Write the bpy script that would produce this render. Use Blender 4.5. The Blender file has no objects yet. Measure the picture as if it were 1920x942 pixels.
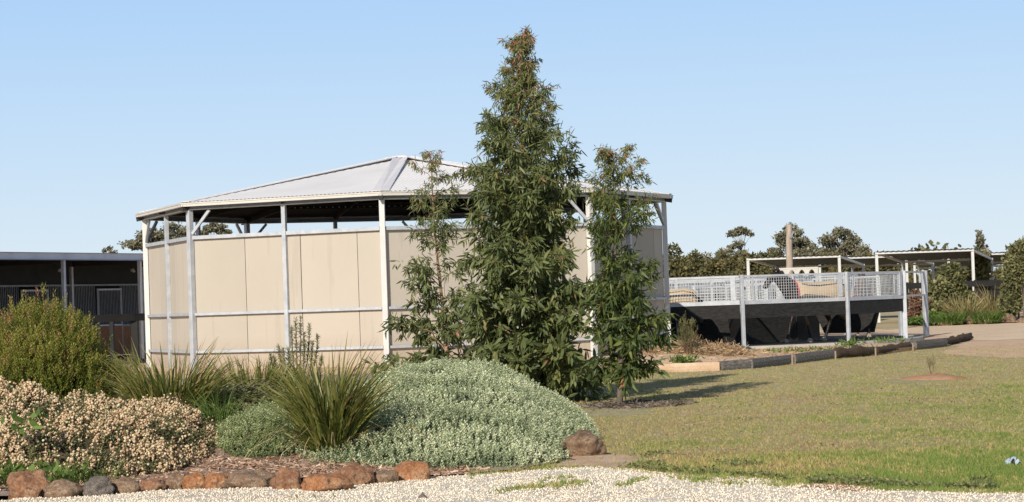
import bpy, bmesh, math, random
import numpy as np
from mathutils import Vector, Matrix, geometry
from mathutils import noise as mnoise
rng = np.random.default_rng(7); random.seed(7)
R = math.radians
scene = bpy.context.scene
COL = scene.collection

# ------------------------------------------------------------------ camera
F, ROLL, HY, EYE = 4220.0, 0.0342, 568.0, 1.6     # focal length and horizon in pixels of a 1920 wide frame
PITCH = math.atan((HY - 471) / F)
cam_d = bpy.data.cameras.new('camera'); cam = bpy.data.objects.new('camera', cam_d); COL.objects.link(cam)
fw = Vector((0, math.cos(PITCH), math.sin(PITCH))); up0 = Vector((0, -math.sin(PITCH), math.cos(PITCH))); rt0 = Vector((1, 0, 0))
c_, s_ = math.cos(ROLL), math.sin(ROLL)
rt = rt0 * c_ - up0 * (-s_); upv = up0 * c_ + rt0 * (-s_)
# image right must see world-up leaning to the left: rotate camera clockwise
rt = rt0 * c_ - up0 * s_; upv = rt0 * s_ + up0 * c_
cam.matrix_world = Matrix(((rt.x, upv.x, -fw.x, 0), (rt.y, upv.y, -fw.y, 0), (rt.z, upv.z, -fw.z, EYE), (0, 0, 0, 1)))
cam_d.sensor_width = 36; cam_d.lens = F / 1920 * 36; cam_d.clip_start = 0.5; cam_d.clip_end = 5000
scene.camera = cam

def ray(x, y):
    return fw * F + rt * (x - 960) + upv * (471 - y)
def at(x, y, Y):
    d = ray(x, y); t = Y / d.y
    return Vector((d.x * t, Y, EYE + d.z * t))
def gpt(x, y, z=0.0):
    d = ray(x, y); t = (z - EYE) / d.z
    return Vector((d.x * t, d.y * t, z))

# ------------------------------------------------------------------ tagging
def tag(o, label=None, cat=None, group=None, kind=None):
    if label: o['label'] = label
    if cat: o['category'] = cat
    if group: o['group'] = group
    if kind: o['kind'] = kind
    return o
def thing(name, label, cat, loc=(0, 0, 0), group=None, rz=0):
    o = bpy.data.objects.new(name, None); COL.objects.link(o)
    o.location = loc; o.rotation_euler = (0, 0, rz); o.empty_display_size = .1
    return tag(o, label, cat, group)
def world_off(parent):
    v = Vector((0, 0, 0)); p = parent
    while p is not None: v += p.location; p = p.parent
    return v
def mobj(name, me, mat, parent=None, smooth=False, world=True):
    me.name = name
    if mat is not None and len(me.materials) == 0:
        for m in (mat if isinstance(mat, (list, tuple)) else [mat]): me.materials.append(m)
    o = bpy.data.objects.new(name, me); COL.objects.link(o)
    if parent is not None:
        o.parent = parent
        if world:
            off = world_off(parent)
            if off.length > 0: me.transform(Matrix.Translation(-off))
    if smooth:
        me.polygons.foreach_set('use_smooth', [True] * len(me.polygons))
    return o
def copy_tree(o, parent=None):
    c = o.copy(); COL.objects.link(c)
    if parent is not None: c.parent = parent
    for ch in list(o.children): copy_tree(ch, c)
    return c

# ------------------------------------------------------------------ mesh building
class MB:
    def __init__(s): s.v = []; s.f = []; s.mi = []
    def add(s, vs, fs, mi=0):
        n = len(s.v); s.v += [tuple(v) for v in vs]; s.f += [tuple(i + n for i in f) for f in fs]; s.mi += [mi] * len(fs)
    def hexa(s, a, mi=0):   # a: 8 points, bottom ring 0-3 then top ring 4-7
        s.add(a, [(3, 2, 1, 0), (4, 5, 6, 7), (0, 1, 5, 4), (1, 2, 6, 5), (2, 3, 7, 6), (3, 0, 4, 7)], mi)
    def box(s, c, size, rz=0, mi=0):
        x, y, z = size[0] / 2, size[1] / 2, size[2] / 2; cr, sr = math.cos(rz), math.sin(rz); p = []
        for dz in (-z, z):
            for dx, dy in ((-x, -y), (x, -y), (x, y), (-x, y)):
                p.append((c[0] + dx * cr - dy * sr, c[1] + dx * sr + dy * cr, c[2] + dz))
        s.hexa(p, mi)
    def beam(s, p, q, w, h, mi=0, upd=(0, 0, 1)):
        p, q = Vector(p), Vector(q); d = (q - p).normalized(); u = Vector(upd)
        if abs(d.dot(u)) > .98: u = Vector((0, 1, 0))
        sd = d.cross(u).normalized(); u = sd.cross(d)
        a = []
        for e in (p, q):
            for m, n in ((-1, -1), (1, -1), (1, 1), (-1, 1)): a.append(e + sd * (w / 2 * m) + u * (h / 2 * n))
        s.hexa(a, mi)
    def tube(s, pts, rad, n=6, mi=0, cap=True):
        pts = [Vector(p) for p in pts]; rings = []
        if not isinstance(rad, (list, tuple)): rad = [rad] * len(pts)
        b = len(s.v); ref = Vector((.3, .9, .1))
        for i, p in enumerate(pts):
            d = (pts[min(i + 1, len(pts) - 1)] - pts[max(i - 1, 0)])
            if d.length < 1e-9: d = Vector((0, 0, 1))
            d.normalize(); a = d.cross(ref)
            if a.length < .05: a = d.cross(Vector((1, 0, 0)))
            a.normalize(); c = d.cross(a)
            for k in range(n):
                t = 2 * math.pi * k / n; s.v.append(tuple(p + (a * math.cos(t) + c * math.sin(t)) * rad[i]))
        for i in range(len(pts) - 1):
            for k in range(n):
                s.f.append((b + i * n + k, b + i * n + (k + 1) % n, b + (i + 1) * n + (k + 1) % n, b + (i + 1) * n + k)); s.mi.append(mi)
        if cap:
            s.f.append(tuple(b + k for k in range(n))[::-1]); s.mi.append(mi)
            s.f.append(tuple(b + (len(pts) - 1) * n + k for k in range(n))); s.mi.append(mi)
    def mesh(s, name='mesh'):
        me = bpy.data.meshes.new(name); me.from_pydata(s.v, [], s.f); me.update()
        if any(s.mi): me.polygons.foreach_set('material_index', s.mi)
        return me
    def build(s, name, mat, parent=None, smooth=False, world=True, bevel=0):
        me = s.mesh(name)
        bm = bmesh.new(); bm.from_mesh(me); bmesh.ops.recalc_face_normals(bm, faces=bm.faces)
        if bevel: bmesh.ops.bevel(bm, geom=bm.edges[:], offset=bevel, segments=1, affect='EDGES', clamp_overlap=True)
        bm.to_mesh(me); bm.free()
        return mobj(name, me, mat, parent, smooth, world)

def np_mesh(name, V, Fq, attrs=None):
    """V (n,3), Fq (m,k) all faces with k corners; attrs: name -> per vertex float"""
    V = np.asarray(V, dtype=np.float32); Fq = np.asarray(Fq, dtype=np.int32); m, k = Fq.shape
    me = bpy.data.meshes.new(name)
    me.vertices.add(len(V)); me.vertices.foreach_set('co', V.ravel())
    me.loops.add(m * k); me.loops.foreach_set('vertex_index', Fq.ravel())
    me.polygons.add(m); me.polygons.foreach_set('loop_start', np.arange(m, dtype=np.int32) * k)
    me.polygons.foreach_set('loop_total', np.full(m, k, dtype=np.int32))
    me.update(calc_edges=True)
    for a, val in (attrs or {}).items():
        at_ = me.attributes.new(a, 'FLOAT', 'POINT'); at_.data.foreach_set('value', np.asarray(val, dtype=np.float32))
    return me
def np_join(parts):
    Vs, Fs, As = [], [], []; n = 0
    for V, Fq, a in parts:
        Vs.append(V); Fs.append(Fq + n); As.append(a); n += len(V)
    return np.concatenate(Vs), np.concatenate(Fs), np.concatenate(As)
def inst(tv, tf, T, M, var):
    """template verts (k,3), faces (f,c); T (n,3) positions, M (n,3,3) with rows = images of local x, y, z"""
    n, k = len(T), len(tv)
    V = (np.einsum('kj,nji->nki', tv, M) + T[:, None, :]).reshape(-1, 3)
    Fq = (tf[None] + (np.arange(n) * k)[:, None, None]).reshape(-1, tf.shape[1])
    return V, Fq, np.repeat(var, k)
def unit(a):
    return a / np.maximum(np.linalg.norm(a, axis=-1, keepdims=True), 1e-9)
def frame(d, roll=None, scale=None, width=None):
    """rows x (side), y (normal), z (along d)"""
    n = len(d); z = unit(d); r = unit(rng.normal(size=(n, 3)))
    x = unit(np.cross(z, r)); y = np.cross(z, x)
    s = np.ones(n) if scale is None else scale; w = s if width is None else width
    return np.stack([x * w[:, None], y * s[:, None], z * s[:, None]], axis=1)
# leaf templates, unit length along z
LEAF = (np.array([[0, 0, 0], [.13, .03, .3], [.1, .05, .65], [0, .02, 1], [-.1, .05, .65], [-.13, .03, .3], [0, -.03, .32], [0, -.02, .66]], float),
        np.array([[0, 1, 7 - 1, 5 + 0], [6, 1, 2, 7], [5, 6, 7, 4], [7, 2, 3, 4]]))
OVAL = (np.array([[0, 0, 0], [.26, .05, .3], [.22, .08, .65], [0, .0, 1], [-.22, .08, .65], [-.26, .05, .3]], float),
        np.array([[0, 1, 2, 5], [5, 2, 3, 4]]))
QUAD = (np.array([[-.5, 0, 0], [.5, 0, 0], [.45, .1, 1], [-.45, .1, 1]], float), np.array([[0, 1, 2, 3]]))
def tri_needles(n, L, w, spread, z0=0, z1=1):
    vs, fs = [], []
    for i in range(n):
        a = i * 2.4; h = z0 + (z1 - z0) * i / max(1, n - 1); dx, dy = math.cos(a), math.sin(a)
        px, py = -dy * w, dx * w
        b = len(vs); vs += [(px, py, h), (-px, -py, h), (dx * L * spread, dy * L * spread, h + L)]; fs.append((b, b + 1, b + 2))
    return np.array(vs, float), np.array(fs)
def sprig(n, L, w, spread, rise=.6, h=1.0):
    """upright shoot: n small diamond leaves around a stem of height h"""
    vs, fs = [], []
    for i in range(n):
        a = i * 2.4; z = h * (i + .5) / n; dx, dy = math.cos(a), math.sin(a); px, py = -dy * w, dx * w; b = len(vs)
        vs += [(0, 0, z), (dx * L * spread * .5 + px, dy * L * spread * .5 + py, z + L * rise * .45), (dx * L * spread, dy * L * spread, z + L * rise), (dx * L * spread * .5 - px, dy * L * spread * .5 - py, z + L * rise * .45)]
        fs.append((b, b + 1, b + 2, b + 3))
    return np.array(vs, float), np.array(fs)
def blob(rr=.5):
    v = [(0, 0, -1), (.9, 0, -.2), (0, .9, -.2), (-.9, 0, -.2), (0, -.9, -.2), (.6, .6, .5), (-.6, .6, .5), (-.6, -.6, .5), (.6, -.6, .5), (0, 0, .9)]
    f = [(0, 2, 1), (0, 3, 2), (0, 4, 3), (0, 1, 4), (1, 2, 5), (2, 3, 6), (3, 4, 7), (4, 1, 8), (5, 2, 6), (6, 3, 7), (7, 4, 8), (8, 1, 5), (5, 6, 9), (6, 7, 9), (7, 8, 9), (8, 5, 9)]
    return np.array(v, float) * rr, np.array(f)
def blades(base, az, L, lean, droop, w, var, seg=5):
    """curved strap leaves"""
    n = len(base); t = np.linspace(0, 1, seg + 1); ca, sa = np.cos(az), np.sin(az)
    V = np.zeros((n, seg + 1, 2, 3)); A = np.zeros((n, seg + 1, 2))
    tw = rng.uniform(0, math.pi, n)
    sx, sy = np.cos(az + tw), np.sin(az + tw)
    for i, u in enumerate(t):
        ang = lean + droop * u * u
        out = L * u * np.sin(ang * (.55 + .45 * u)); hgt = L * u * np.cos(ang * (.55 + .45 * u))
        px = base[:, 0] + ca * out; py = base[:, 1] + sa * out; pz = base[:, 2] + hgt
        ww = w * (1 - u ** 2.2) * .5 * (.6 + .4 * min(1, u * 5)) + .0006
        for k, sg in enumerate((-1, 1)):
            V[:, i, k, 0] = px + sx * ww * sg; V[:, i, k, 1] = py + sy * ww * sg; V[:, i, k, 2] = pz
            A[:, i, k] = np.clip(var + .55 * max(0, u - .65), 0, 1)
    idx = np.arange(n)[:, None] * (seg + 1) * 2
    fs = []
    for i in range(seg): fs.append(np.stack([idx[:, 0] + 2 * i, idx[:, 0] + 2 * i + 1, idx[:, 0] + 2 * i + 3, idx[:, 0] + 2 * i + 2], 1))
    return V.reshape(-1, 3), np.concatenate(fs), A.ravel()

# ------------------------------------------------------------------ materials
class N:
    def __init__(s, name):
        s.m = bpy.data.materials.new(name); s.m.use_nodes = True; s.t = s.m.node_tree; s.t.nodes.clear()
        s.out = s.n('ShaderNodeOutputMaterial'); s.b = s.n('ShaderNodeBsdfPrincipled'); s.l(s.b.outputs[0], s.out.inputs[0])
        s.geo = None
    def n(s, k, **kw):
        x = s.t.nodes.new(k)
        for a, v in kw.items(): setattr(x, a, v)
        return x
    def l(s, a, b): s.t.links.new(a, b)
    def pos(s):
        if s.geo is None: s.geo = s.n('ShaderNodeNewGeometry')
        return s.geo.outputs['Position']
    def objc(s): return s.n('ShaderNodeTexCoord').outputs['Object']
    def noise(s, scale, detail=4, vec=None, stretch=None, rough=.6):
        x = s.n('ShaderNodeTexNoise'); x.inputs['Scale'].default_value = scale; x.inputs['Detail'].default_value = detail; x.inputs['Roughness'].default_value = rough
        v = vec or s.pos()
        if stretch:
            mp = s.n('ShaderNodeMapping'); mp.inputs['Scale'].default_value = stretch; s.l(v, mp.inputs[0]); v = mp.outputs[0]
        s.l(v, x.inputs['Vector']); return x.outputs['Fac']
    def voro(s, scale, out='Color', vec=None, rnd=1):
        x = s.n('ShaderNodeTexVoronoi'); x.inputs['Scale'].default_value = scale; x.inputs['Randomness'].default_value = rnd; s.l(vec or s.pos(), x.inputs['Vector']); return x.outputs[out]
    def ramp(s, fac, stops, interp='LINEAR'):
        x = s.n('ShaderNodeValToRGB'); x.color_ramp.interpolation = interp; e = x.color_ramp.elements
        while len(e) < len(stops): e.new(.5)
        for k, (p, c) in enumerate(stops): e[k].position = p; e[k].color = (*c, 1) if len(c) == 3 else c
        s.l(fac, x.inputs[0]); return x.outputs[0]
    def mix(s, a, b, fac, mode='MIX'):
        x = s.n('ShaderNodeMix', data_type='RGBA', blend_type=mode)
        for v, i in ((fac, 0), (a, 6), (b, 7)):
            if isinstance(v, (int, float)): x.inputs[i].default_value = v
            elif isinstance(v, tuple): x.inputs[i].default_value = (*v, 1)
            else: s.l(v, x.inputs[i])
        return x.outputs[2]
    def attr(s, name): return s.n('ShaderNodeAttribute', attribute_name=name).outputs['Fac']
    def math(s, op, a, b=0.0):
        x = s.n('ShaderNodeMath', operation=op)
        for v, i in ((a, 0), (b, 1)):
            if isinstance(v, (int, float)): x.inputs[i].default_value = v
            else: s.l(v, x.inputs[i])
        return x.outputs[0]
    def bump(s, h, dist=.01, strength=1):
        x = s.n('ShaderNodeBump'); x.inputs['Distance'].default_value = dist; x.inputs['Strength'].default_value = strength; s.l(h, x.inputs['Height']); s.l(x.outputs[0], s.b.inputs['Normal'])
    def base(s, c, rough=.8, metal=0, spec=.3):
        if isinstance(c, tuple): s.b.inputs['Base Color'].default_value = (*c, 1)
        else: s.l(c, s.b.inputs['Base Color'])
        s.b.inputs['Roughness'].default_value = rough; s.b.inputs['Metallic'].default_value = metal; s.b.inputs['Specular IOR Level'].default_value = spec
        return s
def surf(name, c1, c2, scale=3, rough=.7, metal=0, spec=.3, stretch=None, bump=0, bscale=40):
    m = N(name); f = m.noise(scale, 5, stretch=stretch); c = m.ramp(f, [(.3, c1), (.7, c2)]); m.base(c, rough, metal, spec)
    if bump: m.bump(m.noise(bscale, 3), bump)
    return m.m
GAIN = {'gum leaves': (3.6, 3.0, 3.0), 'yellow green gum leaves': (2.5, 2.3, 2.2), 'silver grey leaves': (2.05, 1.85, 1.75), 'soft green leaves': (1.6, 1.45, 1.3), 'strap leaves': (1.85, 1.5, 1.5), 'wood chips': (1.75, 1.7, 1.65),
        'feathery foliage': (1.6, 1.55, 1.4), 'papery pods': (1.5, 1.47, 1.33), 'weed leaves': (1.4, 1.35, 1.2), 'needle shrub leaves': (2.2, 2.0, 1.8), 'distant gum leaves': (1.9, 1.75, 1.7), 'distant bush leaves': (1.7, 1.6, 1.5),
        'olive bush leaves': (1.7, 1.6, 1.4), 'dry tussock blades': (1.5, 1.4, 1.3), 'russet bush leaves': (1.3, 1.3, 1.2), 'lawn blades': (2.15, 2.15, 2.0), 'pebble': (1.15, 1.08, .98), 'straw': (1.2, 1.2, 1.2)}
def leafm(name, stops, rough=.5, trans=.25, spec=.35, attr='var'):
    g = GAIN.get(name, (1, 1, 1)); stops = [(p, tuple(min(.9, a * b) for a, b in zip(c, g))) for p, c in stops]
    m = N(name); c = m.ramp(m.attr(attr), stops); m.base(c, rough, 0, spec)
    tr = m.n('ShaderNodeBsdfTranslucent'); c2 = m.mix(c, (1.0, 1.0, .6), .3, 'MULTIPLY'); m.l(c2, tr.inputs[0])
    mx = m.n('ShaderNodeMixShader'); mx.inputs[0].default_value = trans; m.l(m.b.outputs[0], mx.inputs[1]); m.l(tr.outputs[0], mx.inputs[2]); m.l(mx.outputs[0], m.out.inputs[0])
    return m.m
MT = {}
MT['galv'] = surf('galvanised steel', (.40, .43, .47), (.56, .58, .61), 6, .5, .2, .5)
MT['galv_dull'] = surf('dull galvanised steel', (.20, .22, .245), (.30, .32, .34), 8, .6, .2, .4)
MT['white_steel'] = surf('white painted steel', (.58, .575, .56), (.68, .67, .65), 5, .45, 0, .4)
MT['gutter'] = surf('cream gutter', (.56, .54, .49), (.64, .61, .56), 2, .5, 0, .4)
m = N('roof sheet'); f = m.noise(.8, 5); c = m.ramp(f, [(.3, (.66, .65, .66)), (.7, (.74, .73, .735))]); m.base(c, .75, 0, .2); MT['roof'] = m.m
MT['roof_cap'] = surf('ridge capping', (.62, .61, .64), (.68, .67, .69), 2, .7, 0, .3)
MT['under_shade'] = surf('shaded roof underside', (.012, .013, .013), (.022, .022, .022), 2, .9)  # for a sheet added under the arena roof; shade is put into its colour
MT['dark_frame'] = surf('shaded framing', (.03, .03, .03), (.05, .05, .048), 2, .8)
m = N('fibre cement panel'); big = m.noise(.5, 3); fine = m.noise(14, 4, stretch=(1, 1, .35)); z = m.n('ShaderNodeSeparateXYZ'); m.l(m.pos(), z.inputs[0])
low = m.n('ShaderNodeMapRange'); low.inputs['From Min'].default_value = .35; low.inputs['From Max'].default_value = 1.1; low.inputs['To Min'].default_value = 1; low.inputs['To Max'].default_value = 0; m.l(z.outputs[2], low.inputs[0])
c = m.ramp(big, [(.25, (.445, .40, .34)), (.75, (.50, .455, .39))]); c = m.mix(c, (.49, .44, .37), m.math('MULTIPLY', fine, .45)); c = m.mix(c, (.36, .25, .16), m.math('MULTIPLY', m.math('MULTIPLY', low.outputs[0], fine), 1.1))
streak = m.noise(5, 3, stretch=(1, 1, .05)); c = m.mix(c, (.38, .335, .275), m.math('MULTIPLY', m.math('GREATER_THAN', streak, .6), .3))
oi = m.n('ShaderNodeObjectInfo'); hv = m.n('ShaderNodeHueSaturation'); m.l(c, hv.inputs['Color']); mr = m.n('ShaderNodeMapRange'); mr.inputs['To Min'].default_value = .9; mr.inputs['To Max'].default_value = 1.06; m.l(oi.outputs['Random'], mr.inputs[0]); m.l(mr.outputs[0], hv.inputs['Value']); c = hv.outputs[0]
m.base(c, .85, 0, .2); m.bump(fine, .002); MT['panel'] = m.m
MT['rubber'] = surf('black rubber belting', (.006, .006, .006), (.03, .029, .028), 7, .75, 0, .3, stretch=(1, 1, 4))
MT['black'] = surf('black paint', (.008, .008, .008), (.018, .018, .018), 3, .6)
MT['concrete'] = surf('concrete', (.38, .36, .33), (.5, .48, .44), 3, .9, bump=.003)
MT['fascia'] = surf('grey flashing', (.55, .57, .64), (.7, .72, .78), 1.2, .5, .15)
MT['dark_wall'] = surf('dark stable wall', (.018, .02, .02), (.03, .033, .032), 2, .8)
MT['kickboard'] = surf('brown kickboard', (.22, .10, .05), (.33, .15, .07), 4, .7, stretch=(1, 1, 6))
MT['timber'] = surf('weathered pole timber', (.27, .21, .17), (.48, .40, .33), 6, .9, stretch=(4, 4, .4), bump=.01, bscale=25)
m = N('sleeper timber'); g = m.noise(9, 6, stretch=(.5, 2, 9)); c = m.ramp(g, [(.3, (.05, .046, .042)), (.5, (.17, .155, .14)), (.72, (.36, .33, .30))]); m.base(c, .95); m.bump(g, .03); MT['sleeper'] = m.m
m = N('rotten log timber'); g = m.noise(14, 6, stretch=(.5, 2, 7), rough=.8); c = m.ramp(g, [(.35, (.025, .018, .014)), (.52, (.13, .09, .06)), (.7, (.34, .25, .18))]); m.base(c, .95); m.bump(g, .06); MT['log'] = m.m
m = N('weathered peg'); m.base((.30, .24, .18), .9); MT['peg'] = m.m
MT['bark'] = surf('smooth gum bark', (.23, .13, .085), (.42, .27, .19), 5, .8, stretch=(1, 1, .3))
MT['bark_dark'] = surf('grey bark', (.09, .07, .055), (.19, .155, .12), 6, .9, stretch=(1, 1, .3))
MT['stem'] = surf('woody stem', (.12, .075, .045), (.22, .15, .1), 8, .9)
# rocks
def rockmat(name, a, b, c3, lich=.5):
    m = N(name); v = m.objc(); n1 = m.noise(5, 6, v, rough=.7); n2 = m.noise(16, 5, v, rough=.7)
    c = m.ramp(n1, [(.32, a), (.5, b), (.66, c3)]); c = m.mix(c, (.36, .33, .27), m.math('MULTIPLY', m.math('GREATER_THAN', n2, .6), lich))
    sp2 = m.noise(45, 3, v, rough=.8); c = m.mix(c, m.ramp(sp2, [(.35, (.45, .45, .45)), (.65, (1.45, 1.4, 1.3))]), .7, 'MULTIPLY'); dk = m.noise(9, 4, v); c = m.mix(c, (.05, .03, .02), m.math('MULTIPLY', m.math('GREATER_THAN', dk, .62), .5))
    m.base(c, .92, 0, .2); m.bump(m.noise(22, 6, v, rough=.75), .03, .9); return m.m
MT['rock_rust'] = rockmat('rust red rock', (.17, .09, .055), (.33, .175, .105), (.44, .28, .18), .35)
MT['rock_tan'] = rockmat('tan brown rock', (.16, .10, .07), (.28, .19, .13), (.37, .27, .19), .6)
MT['rock_grey'] = rockmat('grey rock', (.10, .085, .075), (.19, .165, .15), (.27, .24, .21), .5)
MT['rock_orange'] = rockmat('orange rock', (.22, .10, .05), (.42, .20, .10), (.48, .31, .19), .2)
# ground surfaces
def lawnmat():
    m = N('dry lawn'); g = m.attr('green'); n1 = m.noise(1.3, 5); n2 = m.noise(30, 6, rough=.8); n3 = m.noise(5, 5, stretch=(.6, 1.5, 1))
    dry = m.ramp(n3, [(.3, (.38, .335, .19)), (.5, (.50, .44, .26)), (.7, (.62, .52, .34))])
    grn = m.ramp(n3, [(.3, (.28, .30, .11)), (.7, (.38, .39, .17))])
    f = m.math('ADD', g, m.math('MULTIPLY', m.math('SUBTRACT', n1, .5), 1.4)); fr = m.ramp(f, [(.3, (0, 0, 0)), (.75, (1, 1, 1))])
    c = m.mix(dry, grn, fr); red = m.noise(.55, 4, stretch=(.5, 1.6, 1)); c = m.mix(c, (.30, .165, .095), m.ramp(red, [(.58, (0, 0, 0)), (.7, (.6, .6, .6))]))
    c = m.mix(c, m.ramp(n2, [(.3, (.3, .3, .3)), (.7, (1.5, 1.5, 1.5))]), .6, 'MULTIPLY')
    m.base(c, .95, 0, .1); m.bump(n2, .03); return m.m
MT['lawn'] = lawnmat()
def dirtmat(name, a, b, c3, scale=2, grain=40, bump=.015):
    m = N(name); n1 = m.noise(scale, 6, rough=.65); n2 = m.noise(grain, 5, rough=.8)
    c = m.ramp(n1, [(.3, a), (.5, b), (.7, c3)]); c = m.mix(c, m.ramp(n2, [(.3, (.55, .55, .55)), (.7, (1.3, 1.3, 1.3))]), .55, 'MULTIPLY')
    m.base(c, .95, 0, .15); m.bump(n2, bump); return m.m
MT['dirt'] = dirtmat('bare earth', (.52, .36, .23), (.63, .45, .31), (.72, .55, .40))
MT['reddirt'] = dirtmat('red earth', (.40, .22, .12), (.48, .27, .155), (.54, .36, .23), 3)
MT['track'] = dirtmat('pale sandy track', (.60, .44, .30), (.68, .52, .37), (.74, .58, .43), .8, 25)
MT['far'] = dirtmat('dry paddock', (.36, .30, .17), (.45, .37, .22), (.52, .42, .27), .15, 5, .02)
m = N('crushed gravel'); vc = m.voro(48, 'Color'); sp = m.n('ShaderNodeSeparateXYZ'); m.l(vc, sp.inputs[0]); vd = m.voro(48, 'Distance'); n1 = m.noise(.9, 5)
c = m.ramp(sp.outputs[0], [(0, (.64, .56, .44)), (.4, (.84, .76, .63)), (1, (.93, .87, .76))]); c = m.mix(c, (.20, .15, .10), m.ramp(vd, [(.5, (0, 0, 0)), (.9, (.8, .8, .8))])); c = m.mix(c, (.50, .38, .27), m.ramp(n1, [(.48, (0, 0, 0)), (.68, (.75, .75, .75))]))
m.base(c, .9, 0, .2); m.bump(vd, .02, .8); MT['gravel'] = m.m
MT['pebble'] = leafm('pebble', [(0, (.30, .25, .2)), (.25, (.55, .49, .41)), (.6, (.70, .65, .57)), (1, (.82, .79, .73))], .85, 0, .2)
m = N('bark mulch'); n1 = m.noise(38, 5, stretch=(1, .35, 1), rough=.75); n2 = m.noise(1.5, 3); c = m.ramp(n1, [(.3, (.2, .14, .10)), (.5, (.42, .32, .25)), (.7, (.6, .5, .42))]); c = m.mix(c, (.42, .32, .25), m.math('MULTIPLY', n2, .4)); m.base(c, .95); m.bump(n1, .03); MT['mulch'] = m.m
MT['chips'] = leafm('wood chips', [(0, (.07, .04, .025)), (.4, (.20, .125, .085)), (.75, (.33, .24, .175)), (1, (.48, .4, .32))], .9, 0, .2)
MT['litter'] = leafm('shaded leaf litter', [(0, (.06, .045, .035)), (.5, (.16, .13, .105)), (1, (.30, .26, .22))], .9, 0, .2)  # darker copy of the chip tones, with tree shade put into the colour
MT['straw'] = leafm('straw', [(0, (.19, .115, .06)), (.5, (.36, .25, .145)), (1, (.55, .43, .29))], .8, .1, .2)
MT['grass'] = leafm('lawn blades', [(0, (.16, .10, .055)), (.12, (.34, .255, .14)), (.38, (.25, .205, .09)), (.6, (.13, .15, .045)), (1, (.075, .125, .028))], .7, .3, .2)
# plants
MT['gum'] = leafm('gum leaves', [(0, (.028, .045, .018)), (.45, (.05, .072, .026)), (.75, (.078, .095, .035)), (.9, (.11, .10, .045)), (1, (.14, .065, .05))], .45, .36, .4)
MT['gum_right'] = leafm('yellow green gum leaves', [(0, (.024, .04, .015)), (.45, (.05, .072, .022)), (.75, (.10, .12, .033)), (.9, (.17, .16, .05)), (1, (.22, .085, .05))], .45, .38, .4)
MT['saltbush'] = leafm('silver grey leaves', [(0, (.13, .17, .105)), (.5, (.255, .31, .20)), (1, (.39, .44, .32))], .8, .2, .15)
MT['saltbush_g'] = leafm('soft green leaves', [(0, (.11, .155, .07)), (.5, (.21, .27, .14)), (1, (.33, .385, .24))], .8, .2, .15)
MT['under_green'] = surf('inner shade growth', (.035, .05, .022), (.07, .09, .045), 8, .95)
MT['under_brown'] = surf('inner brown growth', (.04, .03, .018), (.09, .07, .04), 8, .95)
MT['strap'] = leafm('strap leaves', [(0, (.05, .075, .015)), (.4, (.10, .135, .032)), (.65, (.17, .18, .06)), (.85, (.22, .15, .075)), (1, (.17, .085, .06))], .45, .25, .4)
MT['feather'] = leafm('feathery foliage', [(0, (.045, .065, .015)), (.4, (.115, .145, .027)), (.7, (.20, .20, .05)), (.86, (.24, .17, .07)), (1, (.24, .13, .08))], .7, .3, .2)
MT['pods'] = leafm('papery pods', [(0, (.23, .135, .085)), (.35, (.42, .30, .20)), (.7, (.58, .46, .34)), (1, (.70, .60, .47))], .8, .25, .2)
MT['weed'] = leafm('weed leaves', [(0, (.045, .085, .02)), (.6, (.09, .15, .035)), (1, (.15, .22, .06))], .6, .3, .3)
MT['clover'] = leafm('verge weed leaves', [(0, (.09, .11, .045)), (.5, (.19, .215, .085)), (.9, (.32, .32, .15)), (1, (.5, .42, .2))], .7, .3, .2)
MT['brush'] = leafm('needle shrub leaves', [(0, (.06, .07, .04)), (.6, (.11, .125, .075)), (1, (.2, .19, .12))], .7, .2, .2)
MT['far_gum'] = leafm('distant gum leaves', [(0, (.055, .06, .042)), (.5, (.105, .11, .075)), (1, (.19, .185, .13))], .7, .15, .2)
MT['far_bush'] = leafm('distant bush leaves', [(0, (.04, .042, .024)), (.5, (.075, .078, .036)), (.85, (.125, .115, .05)), (1, (.19, .11, .06))], .7, .15, .2)
MT['mid_bush'] = leafm('olive bush leaves', [(0, (.05, .055, .03)), (.5, (.10, .11, .055)), (1, (.2, .2, .11))], .7, .2, .2)
MT['tussock'] = leafm('dry tussock blades', [(0, (.09, .1, .04)), (.4, (.2, .185, .085)), (.8, (.36, .30, .17)), (1, (.46, .4, .27))], .7, .25, .2)
MT['red_bush'] = leafm('russet bush leaves', [(0, (.09, .05, .035)), (.5, (.19, .11, .08)), (1, (.33, .22, .17))], .7, .2, .2)

# ------------------------------------------------------------------ world and sun
w = bpy.data.worlds.new('World'); scene.world = w; w.use_nodes = True; nt = w.node_tree
bg = nt.nodes['Background']; sky = nt.nodes.new('ShaderNodeTexSky'); sky.sky_type = 'NISHITA'; sky.sun_disc = False
SUN_EL, SUN_AZ = R(30), R(23)
sky.sun_elevation = SUN_EL; sky.sun_rotation = math.pi + SUN_AZ; sky.altitude = 0; sky.air_density = 1.0; sky.dust_density = .6; sky.ozone_density = 2.0
tc = nt.nodes.new('ShaderNodeTexCoord'); sx = nt.nodes.new('ShaderNodeSeparateXYZ'); nt.links.new(tc.outputs['Generated'], sx.inputs[0])
rp = nt.nodes.new('ShaderNodeValToRGB'); nt.links.new(sx.outputs[2], rp.inputs[0]); el = rp.color_ramp.elements
SK = ((0, (.76, .86, .92)), (.03, (.69, .82, .93)), (.075, (.57, .75, .95)), (.135, (.44, .66, .95)), (.3, (.17, .27, .43)), (1, (.07, .11, .20)))
while len(el) < len(SK): el.new(.5)
for k_, (p_, c__) in enumerate(SK): el[k_].position = p_; el[k_].color = (*c__, 1)
sc_ = nt.nodes.new('ShaderNodeMix'); sc_.data_type = 'RGBA'; sc_.blend_type = 'MULTIPLY'; sc_.inputs[0].default_value = 1; nt.links.new(sky.outputs[0], sc_.inputs[6]); sc_.inputs[7].default_value = (.1, .1, .1, 1)
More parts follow.
